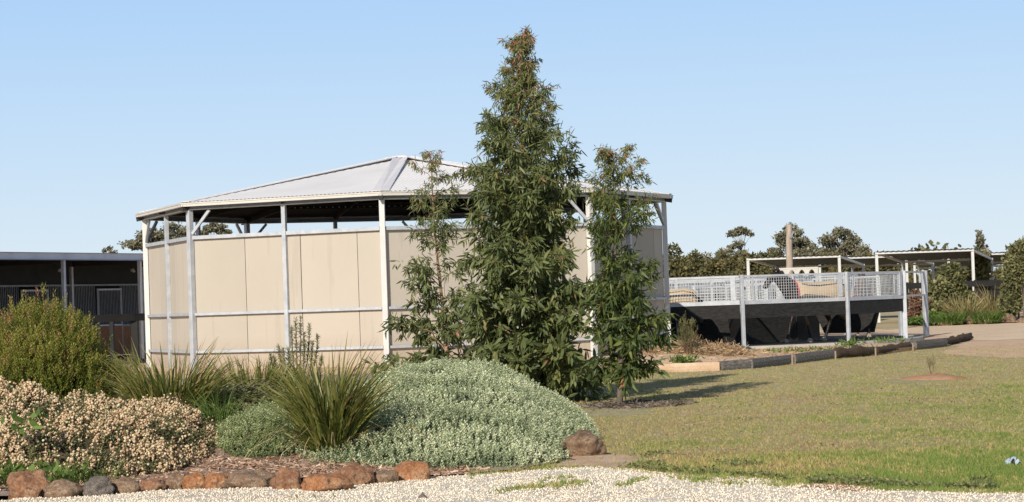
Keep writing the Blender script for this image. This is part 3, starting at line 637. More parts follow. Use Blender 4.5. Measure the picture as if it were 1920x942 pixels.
# ------------------------------------------------------------------ horses
def make_horse(label, phase, coat):
    root = thing('horse', label, 'horse')
    J = {'pel': ((.62, 0, 1.22), .27), 'loin': ((.3, 0, 1.2), .255), 'bel': ((-.02, 0, 1.12), .29), 'che': ((-.4, 0, 1.12), .27), 'nb': ((-.66, 0, 1.30), .25), 'nm': ((-.92, 0, 1.53), .2), 'pol': ((-1.12, 0, 1.68), .14), 'fh': ((-1.24, 0, 1.66), .105), 'ns': ((-1.4, 0, 1.48), .075), 'mz': ((-1.49, 0, 1.36), .06)}
    E = [('pel', 'loin'), ('loin', 'bel'), ('bel', 'che'), ('che', 'nb'), ('nb', 'nm'), ('nm', 'pol'), ('pol', 'fh'), ('fh', 'ns'), ('ns', 'mz')]
    fs, hs = phase
    for sd, sw, nm in ((-.16, fs, 'fl'), (.16, -fs, 'fr')):
        J[nm + 's'] = ((-.46, sd * .8, .92), .14); J[nm + 'e'] = ((-.46 + sw * .15, sd, .72), .075); J[nm + 'k'] = ((-.46 + sw * .55, sd, .47), .05); J[nm + 'f'] = ((-.46 + sw * .9, sd, .14), .038); J[nm + 'h'] = ((-.50 + sw * .95, sd, .03), .055)
        E += [('che', nm + 's'), (nm + 's', nm + 'e'), (nm + 'e', nm + 'k'), (nm + 'k', nm + 'f'), (nm + 'f', nm + 'h')]
    for sd, sw, nm in ((-.16, hs, 'hl'), (.16, -hs, 'hr')):
        J[nm + 's'] = ((.6 + sw * .1, sd * .9, .95), .17); J[nm + 'e'] = ((.58 + sw * .3, sd, .74), .1); J[nm + 'k'] = ((.76 + sw * .6, sd, .5), .052); J[nm + 'f'] = ((.70 + sw * .95, sd, .15), .04); J[nm + 'h'] = ((.66 + sw, sd, .03), .055)
        E += [('pel', nm + 's'), (nm + 's', nm + 'e'), (nm + 'e', nm + 'k'), (nm + 'k', nm + 'f'), (nm + 'f', nm + 'h')]
    keys = list(J); me = bpy.data.meshes.new('hs'); me.from_pydata([J[k][0] for k in keys], [(keys.index(a), keys.index(b)) for a, b in E], []); ob = bpy.data.objects.new('tmp', me); COL.objects.link(ob)
    md = ob.modifiers.new('s', 'SKIN'); ob.modifiers.new('u', 'SUBSURF').levels = 2
    bm = bmesh.new(); bm.from_mesh(me); ly = bm.verts.layers.skin.verify()
    for v, k in zip(bm.verts, keys): v[ly].radius = (J[k][1], J[k][1]); v[ly].use_root = (k == 'pel')
    bm.to_mesh(me); bm.free()
    dg = bpy.context.evaluated_depsgraph_get(); me2 = bpy.data.meshes.new_from_object(ob.evaluated_get(dg)); bpy.data.objects.remove(ob)
    me2.materials.clear(); me2.materials.append(coat); mobj('body', me2, None, root, True, False)
    hair = MT['black']; mb = MB()
    for k in range(7): t = k / 6; p = Vector((-.66, 0, 1.5)).lerp(Vector((-1.12, 0, 1.83)), t); mb.tube([p, p + Vector((.05, -.07, -.03)), p + Vector((.06, -.13, -.2))], [.04, .035, .01], 5)
    mb.build('mane', hair, root, True, False)
    mb = MB(); mb.tube([(.85, 0, 1.3), (1.0, 0, 1.15), (1.02, 0, .8), (.98, 0, .5)], [.04, .06, .07, .015], 7); mb.build('tail', hair, root, True, False)
    for s in (-1, 1):
        mb = MB(); mb.tube([(-1.11, s * .06, 1.76), (-1.11, s * .08, 1.84), (-1.13, s * .075, 1.92)], [.035, .035, .004], 6); mb.build('ear', coat, root, True, False)
        mb = MB(); mb.tube([(-1.30, s * .075, 1.62), (-1.30, s * .1, 1.62)], [.022, .012], 6); mb.build('eye', MT['black'], root, True, False)
    for (cx, sdd) in ((-.50 + fs * .95, -.16), (-.50 - fs * .95, .16), (.66 + hs, -.16), (.66 - hs, .16)):
        mb = MB(); mb.tube([(cx - .03, sdd, -.005), (cx, sdd, .07), (cx + .01, sdd, .09)], [.078, .06, .045], 9); mb.build('hoof', MT['hoof'], root, True, False)
        if cx > .66: mb = MB(); mb.tube([(cx + .01, sdd, .085), (cx + .04, sdd, .18)], [.05, .047], 8); mb.build('sock', MT['hoof'], root, True, False)
    # rug: draped half shell
    st_ = [(-.62, 1.2, .25, .36), (-.5, 1.18, .33, .37), (-.3, 1.16, .34, .345), (0, 1.15, .345, .33), (.3, 1.18, .335, .32), (.6, 1.2, .33, .32), (.82, 1.18, .28, .29), (.95, 1.1, .16, .2)]
    V = []; Fc = []; n = 17
    for x, z, ry, rz_ in st_:
        for k in range(n):
            t = R(-118 + 236 * k / (n - 1)); fl = 1 + .08 * abs(t) / 2; V.append((x, math.sin(t) * ry * fl, z + math.cos(t) * rz_ * (1 if abs(t) < 1.57 else 1.35)))
    for i in range(len(st_) - 1):
        for k in range(n - 1): a = i * n + k; Fc.append((a, a + 1, a + n + 1, a + n))
    mb = MB(); mb.add(V, Fc); mb.build('rug', MT['rug'], root, True, False)
    mb = MB()
    for s in (-1, 1):
        k = 5 if s < 0 else n - 6; mb.tube([Vector(V[i * n + k]) + Vector((0, s * .008, .01)) for i in range(1, len(st_))], .013, 5)
    mb.build('rug_strap', MT['navy'], root, True, False)
    mb = MB(); mb.tube([Vector(V[k]) for k in range(n)], .022, 5); mb.build('rug_trim', MT['redtrim'], root, True, False)
    return root
MT['bay'] = surf('bay coat', (.07, .028, .014), (.12, .045, .02), 3, .5, 0, .4); MT['dark_bay'] = surf('dark bay coat', (.012, .009, .008), (.03, .018, .012), 3, .5, 0, .4)
MT['hoof'] = surf('pale hoof', (.38, .31, .24), (.5, .42, .34), 9, .7); MT['rug'] = surf('cream canvas rug', (.50, .37, .22), (.58, .44, .28), 3, .85, bump=.01); MT['navy'] = surf('navy strap', (.02, .025, .05), (.03, .035, .06), 3, .8); MT['redtrim'] = surf('red trim', (.4, .02, .04), (.5, .03, .05), 3, .7)
h1 = make_horse('dark maned horse in a cream rug walking left behind the front mesh panel', (.26, .22), MT['dark_bay'])
q = wpt(36, 4.85, .272); h1.location = q; h1.rotation_euler = (0, 0, R(30)); h1.scale = (1.08,) * 3
h2 = make_horse('cream rugged bay horse half hidden by the arena corner post', (-.15, .2), MT['bay'])
h2.location = wpt(-15, 4.75, .272); h2.rotation_euler = (0, 0, R(-17)); h2.scale = (1.03,) * 3
h3 = make_horse('bay horse in a cream rug facing out at the right end of the walker', (.18, -.2), MT['bay'])
h3.location = wpt(88, 4.75, .272); h3.rotation_euler = (0, 0, R(82))

# ------------------------------------------------------------------ open shelters, pole, arches, fences beyond
def shelter(label, xl, yl, xr, yr, Y, dx, dy, ph=None, h=None, roof=True):
    a, b = at(xl, yl, Y), at(xr, yr, Y * 1.0); z = (a.z + b.z) / 2; g = .38; off = Vector((dx, dy, 0)); c4 = [a, b, b + off, a + off]
    for v in c4: v.z = z
    c4[2].z = c4[3].z = z - .28
    t = thing('horse_shelter', label, 'shelter', (a.x, a.y, g), 'open steel shelters beyond the walker')
    for v in c4:
        mb = MB(); mb.box((v.x, v.y, (v.z - .1 + g) / 2), (.1, .1, v.z - .1 - g), 0); mb.build('post', MT['white_steel' if v.y < Y + .1 else 'galv'], t)
    for i in range(4):
        p, q = c4[i].copy(), c4[(i + 1) % 4].copy(); e = (q - p).normalized(); p -= e * .05; q += e * .05
        if i in (1, 3): p += e * .11; q -= e * .11
        p.z -= .045; q.z -= .045; mb = MB(); mb.beam(p, q, .07, .08); mb.build('roof_beam', MT['white_steel'], t)
    # corrugated sheet
    V = []; Fc = []; W = (b - a).length; n = int(W / .05); e = (b - a).normalized()
    for k in range(n + 1):
        p = a + e * (W * k / n); hz = .012 * math.sin(k * math.pi / 2) + .022; p0 = p - off.normalized() * .12 - e * 0; p1 = p + off + off.normalized() * .12; V += [(p0.x, p0.y, z + hz), (p1.x, p1.y, z + hz - .285)]
    for k in range(n): Fc.append((2 * k, 2 * k + 2, 2 * k + 3, 2 * k + 1))
    mb = MB(); mb.add(V, Fc); mb.build('roof_sheet', MT['roof_shaded'], t, True)
    return t
MT['roof_shaded'] = surf('shaded roof sheet', (.03, .032, .035), (.05, .053, .056), 2, .6, .2)  # shade on the shelter undersides is put into this near-black colour
shelter('flat roofed shelter frame rising behind the weathered timber pole', 1402, 485, 1573, 478, 85, 2.0, 7)
shelter('low shelter whose rear roof edge shows between its two taller neighbours', 1536, 482, 1699, 480, 95, 2.6, 8)
shelter('widest shelter roof with its right front post standing in the dry tussocks', 1643, 473, 1823, 467, 85, 2.2, 7)
shelter('distant shelter seen under the widest roof, left of the dark conifer', 1714, 489, 1900, 483, 108, 1.5, 7)
shelter('shelter roof running behind the dark conifer', 1778, 478, 1950, 471, 95, 3.2, 8)
shelter('shelter cut off by the right edge behind the tallest bush', 1898, 461, 2070, 455, 85, 2.0, 7)
pb = at(1481, 600, 80); t = thing('timber_pole', 'thick weathered grey timber pole rising behind the walker', 'pole', (pb.x, 80, .35))
tp = at(1479, 421, 80); mb = MB(); mb.tube([(pb.x + (tp.x - pb.x) * k / 8 + random.uniform(-.012, .012), 80, .3 + (tp.z - .3) * k / 8) for k in range(9)], [.15, .145, .14, .135, .135, .125, .12, .11, .095], 9); mb.build('pole', MT['timber'], t, True)
mb = MB(); mb.tube([(tp.x + .1, 79.9, tp.z - .12), (tp.x + .17, 79.88, tp.z - .12), (tp.x + .17, 79.88, tp.z - .02)], .03, 6); mb.build('insulator', MT['galv_dull'], t)
mb = MB(); mb.beam((tp.x + .02, 79.87, tp.z - .5), (tp.x + .14, 79.87, tp.z - .25), .04, .06); mb.build('bracket', MT['galv_dull'], t)
# arched white panel behind the walker
la, lb = at(1456, 505.5, 73), at(1531, 503.5, 73); zt = (la.z + lb.z) / 2; t = thing('arched_panel', 'cream panel pierced by a row of small arches behind the walker', 'panel', (la.x, 73, .3))
W = lb.x - la.x; na = 4; bm_ = MB(); hgt = .36; cell = W / na
for k in range(na):
    x0 = la.x + k * cell; pts = [(x0 + cell * .12 + cell * .76 * (1 - math.cos(math.pi * j / 10)) / 2, zt - hgt + .02 + .31 * math.sin(math.pi * j / 10)) for j in range(11)]
    for (xa, za), (xb, zb) in zip(pts[:-1], pts[1:]): bm_.hexa([Vector((xa, 72.97, za)), Vector((xb, 72.97, zb)), Vector((xb, 73.03, zb)), Vector((xa, 73.03, za)), Vector((xa, 72.97, zt)), Vector((xb, 72.97, zt)), Vector((xb, 73.03, zt)), Vector((xa, 73.03, zt))])
    bm_.box((x0, 73, zt - hgt / 2 - .1), (cell * .24, .058, hgt + .2))
bm_.box((la.x + W, 73, zt - hgt / 2 - .1), (cell * .24, .058, hgt + .2)); bm_.box((la.x + W / 2, 73, zt + .02), (W + .1, .07, .05)); bm_.build('arch_frame', MT['gutter'], t)
mb = MB()
for x in (la.x, la.x + W): mb.box((x, 73, (zt - hgt - .2 + .3) / 2), (.08, .05, zt - hgt - .2 - .3))
mb.build('leg', MT['gutter'], t)
fa = [at(x, 540, 84) for x in (1700, 1765, 1830, 1895, 1960)]
fence('rail_fence', 'black rubber-covered fence running under the shelters on the right', [(p.x, 84) for p in fa], [1.72, 1.35], 1.5, 'black', .12, .22, z0=.36)
# ------------------------------------------------------------------ trees near the camera
def smooth_tab(z, tab): return np.interp(z, [t[0] for t in tab], [t[1] for t in tab])
def young_gum(label, base, top, Y, prof, nbr, leaves_per, mat, trunk_r, seed, leaf_len=.16, lean=(0, 0), bark='bark', low=.06, dens=None, cat='tree'):
    """prof: rows of (photo y, left x, right x) giving the crown outline"""
    global rng; rng = np.random.default_rng(seed)
    B = at(base[0], base[1], Y); T = at(top[0], top[1], Y); zb = gbase(B.x, Y); H = T.z - zb
    t = thing('young_gum_tree', label, cat, (B.x, Y, zb))
    # outline in metres relative to trunk axis
    tab = []
    for y, xl, xr in prof:
        l, r = at(xl, y, Y), at(xr, y, Y); h = (l.z - zb) / H; ax = B.x + (T.x - B.x) * h; tab.append((h, ax - l.x, r.x - ax))
    tab.sort(); hs = np.array([a[0] for a in tab]); lw = np.array([a[1] for a in tab]); rw = np.array([a[2] for a in tab])
    axis = lambda h: np.stack([B.x + (T.x - B.x) * h + .05 * np.sin(h * 6) * (1 - h), Y + 0 * h + .04 * np.sin(h * 5 + 1), zb + H * h], -1)
    mb = MB(); hh = np.linspace(-.03, .97, 16); mb.tube([Vector(axis(np.array(h))) for h in hh], [max(.006, trunk_r * (1 - .93 * max(0, h)) * (1.25 if h < .02 else 1)) for h in hh], 8); mb.build('trunk', MT[bark], t, True)
    limbs = MB(); P, D, VV = [], [], []
    hb = low + (.97 - low) * (np.arange(nbr) + .5) / nbr
    hb = 1 - (1 - hb) ** 1.0
    for k in range(nbr):
        h0 = hb[k] + rng.uniform(-.01, .01); az = k * 2.39996 + rng.uniform(-.3, .3)
        hend = min(.995, h0 + rng.uniform(.03, .1) * (1 - .3 * h0))
        wl, wr = np.interp(hend, hs, lw), np.interp(hend, hs, rw); wd = (wl + wr) / 2
        cx, cy = math.cos(az), math.sin(az); ext = (wr if cx > 0 else wl) * abs(cx) + wd * (1 - abs(cx)); ext *= rng.uniform(.78, 1.12) if rng.random() < .62 else rng.uniform(.3, .75)
        ext = max(.05, ext * 1.06 - .03 - .04 * (1 - h0))
        if dens is not None and rng.random() > np.interp(hend, [d_[0] for d_ in dens], [d_[1] for d_ in dens]): continue
        a0 = axis(np.array(h0 - .04 * (1 - h0))); rise = (hend - h0) * H + .25 * ext * (1 if h0 > .2 else .2)
        n = 7; pts = []
        for j in range(n):
            s = j / (n - 1); pts.append(a0 + np.array([cx * ext * s, cy * ext * s, rise * (s ** .8) - (.22 * ext * s * s if h0 < .35 else .05 * s * s)]))
        pts = np.array(pts) + np.cumsum(rng.normal(0, .012, (n, 3)), 0)
        r0 = max(.006, trunk_r * .32 * (1 - .7 * h0)); limbs.tube([Vector(p) for p in pts], [r0 * (1 - .85 * s / (n - 1)) for s in range(n)], 4, cap=False)
        nl = int(leaves_per * (ext + .15 + .25 * h0) * rng.uniform(.75, 1.25))
        # twigs
        nt_ = max(3, int(nl / 7)); s = rng.uniform(.18, 1.0, nt_) ** .75; seg = s * (n - 1); i0 = np.minimum(seg.astype(int), n - 2); fr = (seg - i0)[:, None]
        tp = pts[i0] * (1 - fr) + pts[i0 + 1] * fr
        td = rng.normal(0, 1, (nt_, 3)) + np.array([cx * .9, cy * .9, .35]); td = unit(td); tl = rng.uniform(.08, .26, nt_) * (.7 + .5 * (1 - h0)) * (1 if h0 < .8 else max(.3, 1 - (h0 - .8) * 3.5)); tl = np.where(rng.random(nt_) < .06, tl * 1.7, tl) 
        for a_, d_, l_ in zip(tp[::3], td[::3], tl[::3]): limbs.tube([Vector(a_), Vector(a_ + d_ * l_)], [.0035, .002], 3, cap=False)
        per = 7; u = rng.uniform(.2, 1.05, (nt_, per, 1)); lp = tp[:, None] + td[:, None] * tl[:, None, None] * u + rng.normal(0, .012, (nt_, per, 3))
        ld = td[:, None] * .55 + rng.normal(0, .6, (nt_, per, 3)) + np.array([0, 0, -1.05]) * rng.uniform(.3, 1.2, (nt_, per, 1))
        hrel = (lp[..., 2] - zb) / H; tipness = np.clip((hrel - .72) / .28, 0, 1)
        vv = np.clip(rng.beta(2, 2.6, (nt_, per)) * .8 + tipness * rng.uniform(.0, .7, (nt_, per)) + (rng.random((nt_, per)) < .04) * .35 + rng.normal(0, .1, (nt_, 1)), 0, 1)
        P.append(lp.reshape(-1, 3)); D.append(ld.reshape(-1, 3)); VV.append(vv.ravel())
    limbs.build('branches', MT[bark + '' if bark == 'bark' else bark], t, True)
    P = np.concatenate(P); D = unit(np.concatenate(D)); VV = np.concatenate(VV); n = len(P)
    sc = leaf_len * rng.uniform(.6, 1.15, n) * np.clip(1.3 - .75 * (P[:, 2] - zb) / H, .5, 1.2); wid = sc * rng.uniform(.55, 1.1, n) * np.clip(1.4 - 1.0 * (P[:, 2] - zb) / H, .7, 1.4)
    V, Fq, A = inst(LEAF[0], LEAF[1], P, frame(D, scale=sc, width=wid), VV)
    mobj('crown', np_mesh('crown', V, Fq, {'var': A}), MT[mat], t)
    return t
young_gum('tallest young gum tree, dense and conical, rising above the arena roof', (985, 762), (975, 56), 35.0,
    [(45, 968, 986), (75, 950, 1003), (110, 940, 1010), (150, 932, 1022), (190, 905, 1058), (240, 880, 1062), (300, 870, 1080), (370, 862, 1078), (450, 872, 1085), (520, 880, 1100), (580, 876, 1120), (640, 880, 1140), (690, 900, 1160), (730, 930, 1150), (765, 1000, 1110)],
    190, 215, 'gum', .07, 11, .185, bark='bark', low=.0)
young_gum('sparse young gum tree with pinkish trunk at the left of the three', (838, 700), (806, 280), 37.5,
    [(268, 796, 815), (300, 775, 840), (350, 770, 858), (400, 768, 856), (440, 775, 850), (480, 745, 880), (530, 738, 885), (560, 760, 885), (600, 740, 890), (640, 705, 905), (675, 722, 905), (700, 780, 900)],
    58, 150, 'gum', .045, 12, .165, low=.06, dens=[(0, 1), (.35, .95), (.5, .8), (.58, .6), (.7, .85), (.85, 1), (1, 1)])
young_gum('smaller young gum tree with a bare grey trunk at the right of the three', (1162, 756), (1149, 272), 33.5,
    [(258, 1145, 1165), (290, 1115, 1195), (340, 1105, 1215), (380, 1098, 1222), (440, 1112, 1228), (500, 1112, 1232), (560, 1112, 1238), (610, 1100, 1246), (650, 1110, 1250), (690, 1130, 1235), (715, 1150, 1200)],
    78, 215, 'gum_right', .05, 13, .16, bark='bark_dark', low=.1, dens=[(0, .9), (.12, 1), (.3, .85), (.45, .9), (1, 1)])
rng = np.random.default_rng(50)
# ------------------------------------------------------------------ garden plants
def silver_mound(label, cx, cy, hfun, x0, x1, y0, y1, n, mat, under, size=.075, name='groundcover_shrub', cat='shrub', tmpl=None):
    t = thing(name, label, cat, (cx, cy, bedz(cx, cy)))
    gx, gy = np.meshgrid(np.arange(x0, x1, .12), np.arange(y0, y1, .12)); nxg, nyg = gx.shape[1], gx.shape[0]
    V = [(x, y, bedz(x, y) + max(-.08, hfun(x, y) - .07)) for x, y in zip(gx.ravel(), gy.ravel())]
    Fc = []
    for j in range(nyg - 1):
        for i in range(nxg - 1):
            a = j * nxg + i; q = (a, a + 1, a + nxg + 1, a + nxg)
            if max(V[k][2] - bedz(V[k][0], V[k][1]) for k in q) > -.05: Fc.append(q)
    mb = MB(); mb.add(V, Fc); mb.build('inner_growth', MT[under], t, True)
    pts = []; 
    while len(pts) < n:
        x = rng.uniform(x0, x1); y = rng.uniform(y0, y1); h = hfun(x, y)
        if h < .02: continue
        g = .08; dx = (hfun(x + g, y) - hfun(x - g, y)) / (2 * g); dy = (hfun(x, y + g) - hfun(x, y - g)) / (2 * g); sl = math.sqrt(1 + dx * dx + dy * dy)
        if rng.random() > sl / 3.0 and sl < 3: continue
        pts.append((x, y, bedz(x, y) + h - .05 + rng.uniform(-.05, .03), -dx / sl, -dy / sl, 1 / sl, mnoise.noise(Vector((x * 2.2, y * 2.2, h * 2)))))
    p = np.array(pts); D = unit(p[:, 3:6] * .8 + np.array([0, 0, .7]) + rng.normal(0, .25, (n, 3)))
    tv, tf = tmpl or sprig(9, .3, .11, .85, .75, .8)
    sc = size * rng.uniform(.6, 1.3, n); var = np.clip(.5 + p[:, 6] * .55 + rng.normal(0, .16, n), 0, 1)
    V, Fq, A = inst(tv, tf, p[:, :3], frame(D, scale=sc), var)
    mobj('shoots', np_mesh('shoots', V, Fq, {'var': A}), MT[mat], t); return t
def lump(x, y, s=1.0): return mnoise.noise(Vector((x * 1.6 * s, y * 1.6 * s, 4))) * .11 + mnoise.noise(Vector((x * 4 * s, y * 4 * s, 8))) * .04
def hbig(x, y):
    top = lerp_tab(x, [(-2.75, 0), (-2.4, .1), (-2.1, .24), (-1.7, .44), (-1.3, .6), (-.9, .63), (-.5, .6), (.0, .5), (.4, .34), (.7, .2), (.92, 0)])
    yf = lerp_tab(x, [(-2.75, 23.2), (-2.2, 22.5), (-1.4, 21.95), (-.6, 21.55), (0, 21.6), (.35, 22.2), (.7, 23.6), (.92, 25.4)]); yb = 29.6
    if y < yf or y > yb: return 0
    u = (y - yf) / (26.8 - yf)
    pr = math.sqrt(max(0, 1 - (1 - u) ** 2)) * .55 + .45 * u if u < 1 else math.sqrt(max(0, 1 - ((y - 26.8) / 2.8) ** 2))
    return max(0, top * pr * (1 + 1.2 * lump(x, y)) + lump(x, y, 1.3) * .5 * (1 if top > .1 else .3)) if top > .01 else 0
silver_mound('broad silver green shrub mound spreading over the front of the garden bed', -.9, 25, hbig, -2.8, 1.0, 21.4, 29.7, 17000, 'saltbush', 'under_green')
def hleft(x, y):
    d = ((x + 2.62) / .62) ** 2 + ((y - 24.2) / 1.5) ** 2
    return .3 * math.sqrt(max(0, 1 - d)) * (1 + 1.5 * lump(x, y)) if d < 1 else 0
silver_mound('small grey green mound left of the strap-leaved clump at the rocks', -2.6, 24.2, hleft, -3.3, -1.95, 22.6, 25.8, 3600, 'saltbush_g', 'under_green', .065)
def strap(label, x, y, Y, H, n, rad, lean, group=None, wmul=1, varb=.35, mat='strap', name='strap_leaf_clump', cat='plant', z=None, dn=.7):
    q = gpt(x, y, .2); B = at(x, y, Y); zb = bedz(B.x, Y) if z is None else z
    t = thing(name, label, cat, (B.x, Y, zb), group)
    r = rad * np.sqrt(rng.random(n)); a = rng.uniform(0, 2 * math.pi, n); base = np.stack([B.x + r * np.cos(a), Y + r * np.sin(a), np.full(n, zb - .03)], 1)
    az = a + rng.normal(0, .5, n); L = H * rng.uniform(.6, 1.12, n); ln = np.clip(rng.gamma(2.2, lean / 2.2, n) + r / rad * .15, .02, 1.25); dr = rng.uniform(.0, .6, n) * dn
    V, Fq, A = blades(base, az, L, ln, dr, .016 * wmul * rng.uniform(.7, 1.3, n), np.clip(varb + rng.normal(0, .17, n), 0, .8))
    mobj('leaves', np_mesh('leaves', V, Fq, {'var': A}), MT[mat], t)
    m_ = n // 14
    V, Fq, A = blades(base[:m_], az[:m_], L[:m_] * .7, ln[:m_] + .35, dr[:m_] + .4, np.full(m_, .012), np.full(m_, .85)); mobj('dead_leaves', np_mesh('dead_leaves', V, Fq, {'var': A}), MT['tussock'], t)
    return t
strap('large upright strap-leaved clump standing between the two silver green mounds', 622, 850, 22.9, 1.18, 520, .17, .42, wmul=1.7)
strap('wide strap-leaved clump in front of the arena corner post, behind the pale seed bush', 318, 800, 26.4, 1.02, 700, .36, .5, varb=.37, wmul=1.7)
strap('strap-leaved clump between the wide clump and the upright one, set further back', 478, 775, 28.6, .86, 560, .4, .4, varb=.37, wmul=1.7)
strap('low strap-leaved clump at the back of the bed below the arena panels', 565, 735, 31.5, .6, 240, .4, .4, varb=.4)
strap('short reddish tipped strap clump at the foot of the left arena post', 245, 720, 33, .6, 220, .5, .4, varb=.5)
strap('bright green grass clump beside the end of the pale seed bush', 412, 850, 24.3, .55, 190, .12, .22, wmul=.7, mat='weed', name='grass_clump')
strap('small tuft of fine green grass leaning over the rocks at far left', 95, 915, 21.1, .28, 160, .3, .7, wmul=.6, mat='weed', name='grass_clump')
strap('fine green grass tuft in front of the pale seed bush stems', 175, 905, 21.3, .25, 140, .28, .7, wmul=.6, mat='weed', name='grass_clump')
# dark low growth between clumps
def hdark(x, y):
    d = ((x + 3.3) / .9) ** 2 + ((y - 27.6) / 1.5) ** 2; return .42 * math.sqrt(max(0, 1 - d)) * (1 + 2 * lump(x, y)) if d < 1 else 0
silver_mound('dark green leafy low shrub tucked between the strap-leaved clumps', -3.3, 27.6, hdark, -4.3, -2.3, 26, 29.2, 2600, 'mid_bush', 'under_brown', .09, 'low_shrub', tmpl=sprig(6, .45, .2, 1, .5, .5))
# pale seed bush
def hseed(x, y):
    t1 = lerp_tab(x, [(-5.6, .5), (-5.2, .5), (-4.9, .54), (-4.5, .38), (-4.1, .44), (-3.9, .44), (-3.6, .34), (-3.4, .2), (-3.22, .08), (-3.1, 0)]); yf = lerp_tab(x, [(-5.6, 21.4), (-3.8, 21.35), (-3.4, 21.7), (-3.1, 22.6)])
    if y < yf or y > 25.6 or t1 <= 0: return 0
    u = (y - yf) / (23.4 - yf); pr = math.sqrt(max(0, 1 - (1 - min(1, u)) ** 2)) if u < 1 else math.sqrt(max(0, 1 - ((y - 23.4) / 2.2) ** 2))
    return max(0, t1 * .8 * pr * (1 + 3.6 * lump(x, y) + .9 * max(0, mnoise.noise(Vector((x * 2.6, y * 2.2, 17))))))
sb = silver_mound('sprawling bush smothered in cream papery seed pods at lower left', -4.2, 23.2, hseed, -5.6, -2.8, 21.3, 25.6, 4200, 'mid_bush', 'under_brown', .08, 'seed_pod_bush', tmpl=sprig(8, .5, .1, 1, .6, .9))
pts = []; cls = []
while len(cls) < 3000:
    x, y = rng.uniform(-5.6, -2.82), rng.uniform(21.35, 25.4); h = hseed(x, y)
    if h < .04: continue
    g = .08; dx = (hseed(x + g, y) - hseed(x - g, y)) / (2 * g); dy = (hseed(x, y + g) - hseed(x, y - g)) / (2 * g); sl = math.sqrt(1 + dx * dx + dy * dy)
    if rng.random() > min(1, sl / 4.5): continue
    if mnoise.noise(Vector((x * 3.2, y * 1.4, h * 3.5))) < -.12 and rng.random() < .75: continue
    cls.append((x, y, bedz(x, y) + h, -dx / sl, -dy / sl, 1 / sl))
for (x, y, z, a, b_, c) in cls:
    k = rng.integers(4, 13); L = rng.uniform(.06, .3); dx, dy = rng.normal(0, .35), rng.normal(0, .35) - .2
    lift = rng.uniform(-.02, .06)
    for j in range(k):
        s = j / k; pts.append((x + dx * L * s + rng.normal(0, .013) + a * .03, y + dy * L * s + rng.normal(0, .013) + b_ * .03, z + lift - L * s * .8 + rng.normal(0, .012) + .01))
p = np.array(pts); n = len(p); tv, tf = blob(1.0)
V, Fq, A = inst(tv, tf, p, frame(rng.normal(size=(n, 3)), scale=rng.uniform(.008, .0175, n)), np.clip(rng.beta(2.4, 2.2, n), 0, 1))
mobj('seed_pods', np_mesh('seed_pods', V, Fq, {'var': A}), MT['pods'], sb)
mb = MB()
for k in range(260):
    x, y, z, *_ = cls[rng.integers(len(cls))]; d = Vector((rng.normal(0, .5), rng.normal(0, .4) - .3, rng.uniform(-.2, .9))).normalized(); mb.tube([(x, y, z - .1), Vector((x, y, z - .1)) + d * .16, Vector((x, y, z - .1)) + d * .27 + Vector((0, 0, -.03))], [.003, .0025, .0015], 3, cap=False)
mb.build('stems', MT['stem'], sb)
# feathery bush
def feathery(label, xc, Yc, rx, ry, H, n, nstem, tops, mat='feather', name='feathery_bush', size=.13, z=None, seed=3, cat='shrub', tm=None, stemr=.008):
    global rng; rng = np.random.default_rng(seed)
    zb = bedz(xc, Yc) if z is None else z; t = thing(name, label, cat, (xc, Yc, zb)); mb = MB(); P, D, VV = [], [], []
    for k in range(nstem):
        a = rng.uniform(0, 2 * math.pi); r = math.sqrt(rng.random()); ex, ey = xc + rx * r * math.cos(a), Yc + ry * r * math.sin(a)
        hh = H * tops(ex - xc) * (1 - .42 * r * r) * rng.uniform(.66, 1.13) ; b = np.array([xc + (ex - xc) * .25, Yc + (ey - Yc) * .25, zb - .03]); e = np.array([ex, ey, zb + hh]); c = np.array([ex - (ex - xc) * .15, ey - (ey - Yc) * .15, zb + hh * .45])
        s = np.linspace(0, 1, 8)[:, None]; pt = (1 - s) ** 2 * b + 2 * s * (1 - s) * c + s * s * e
        mb.tube([Vector(q) for q in pt], [stemr * (1 - .8 * q) for q in np.linspace(0, 1, 8)], 3, cap=False)
        m_ = n // nstem; u = rng.uniform(.22, 1.0, m_) ** .8; i0 = np.minimum((u * 7).astype(int), 6); f = (u * 7 - i0)[:, None]; q = pt[i0] * (1 - f) + pt[i0 + 1] * f
        spread = (.16 * (1.25 - u))[:, None] * (H / 1.4); q = q + rng.normal(0, 1, (m_, 3)) * spread * np.array([1, 1, .5]); tan = unit(pt[i0 + 1] - pt[i0]); d = unit(tan * .8 + np.array([0, 0, .7]) + rng.normal(0, .35, (m_, 3)))
        P.append(q); D.append(d); VV.append(np.clip(.12 + .55 * u ** 2 + rng.normal(0, .17, m_) + (rng.random(m_) < .07) * .35 * u + .15 * mnoise.noise(Vector((ex * 2, ey * 2, 0))), 0, 1))
    mb.build('stems', MT['stem'], t)
    P = np.concatenate(P); D = np.concatenate(D); VV = np.concatenate(VV); tv, tf = tm or sprig(12, .2, .045, .9, 1.1, .9)
    V, Fq, A = inst(tv, tf, P, frame(D, scale=size * rng.uniform(.6, 1.3, len(P))), VV)
    mobj('foliage', np_mesh('foliage', V, Fq, {'var': A}), MT[mat], t); return t
fb = at(84, 700, 27.3)
feathery('tall feathery yellow green bush with rusty tips in front of the stables', fb.x, 27.3, .93, .85, 1.47, 17000, 185, lambda d: float(np.interp(d, [-.9, -.5, -.1, .3, .55, .8, 1], [.86, .93, 1.0, .97, .86, .66, .5])))
fb = at(222, 690, 31.5); feathery('small grey green needle-leaved shrub beside the black fence post', fb.x, 31.5, .28, .25, .75, 700, 22, lambda d: 1, 'brush', 'needle_shrub', .1, seed=4)
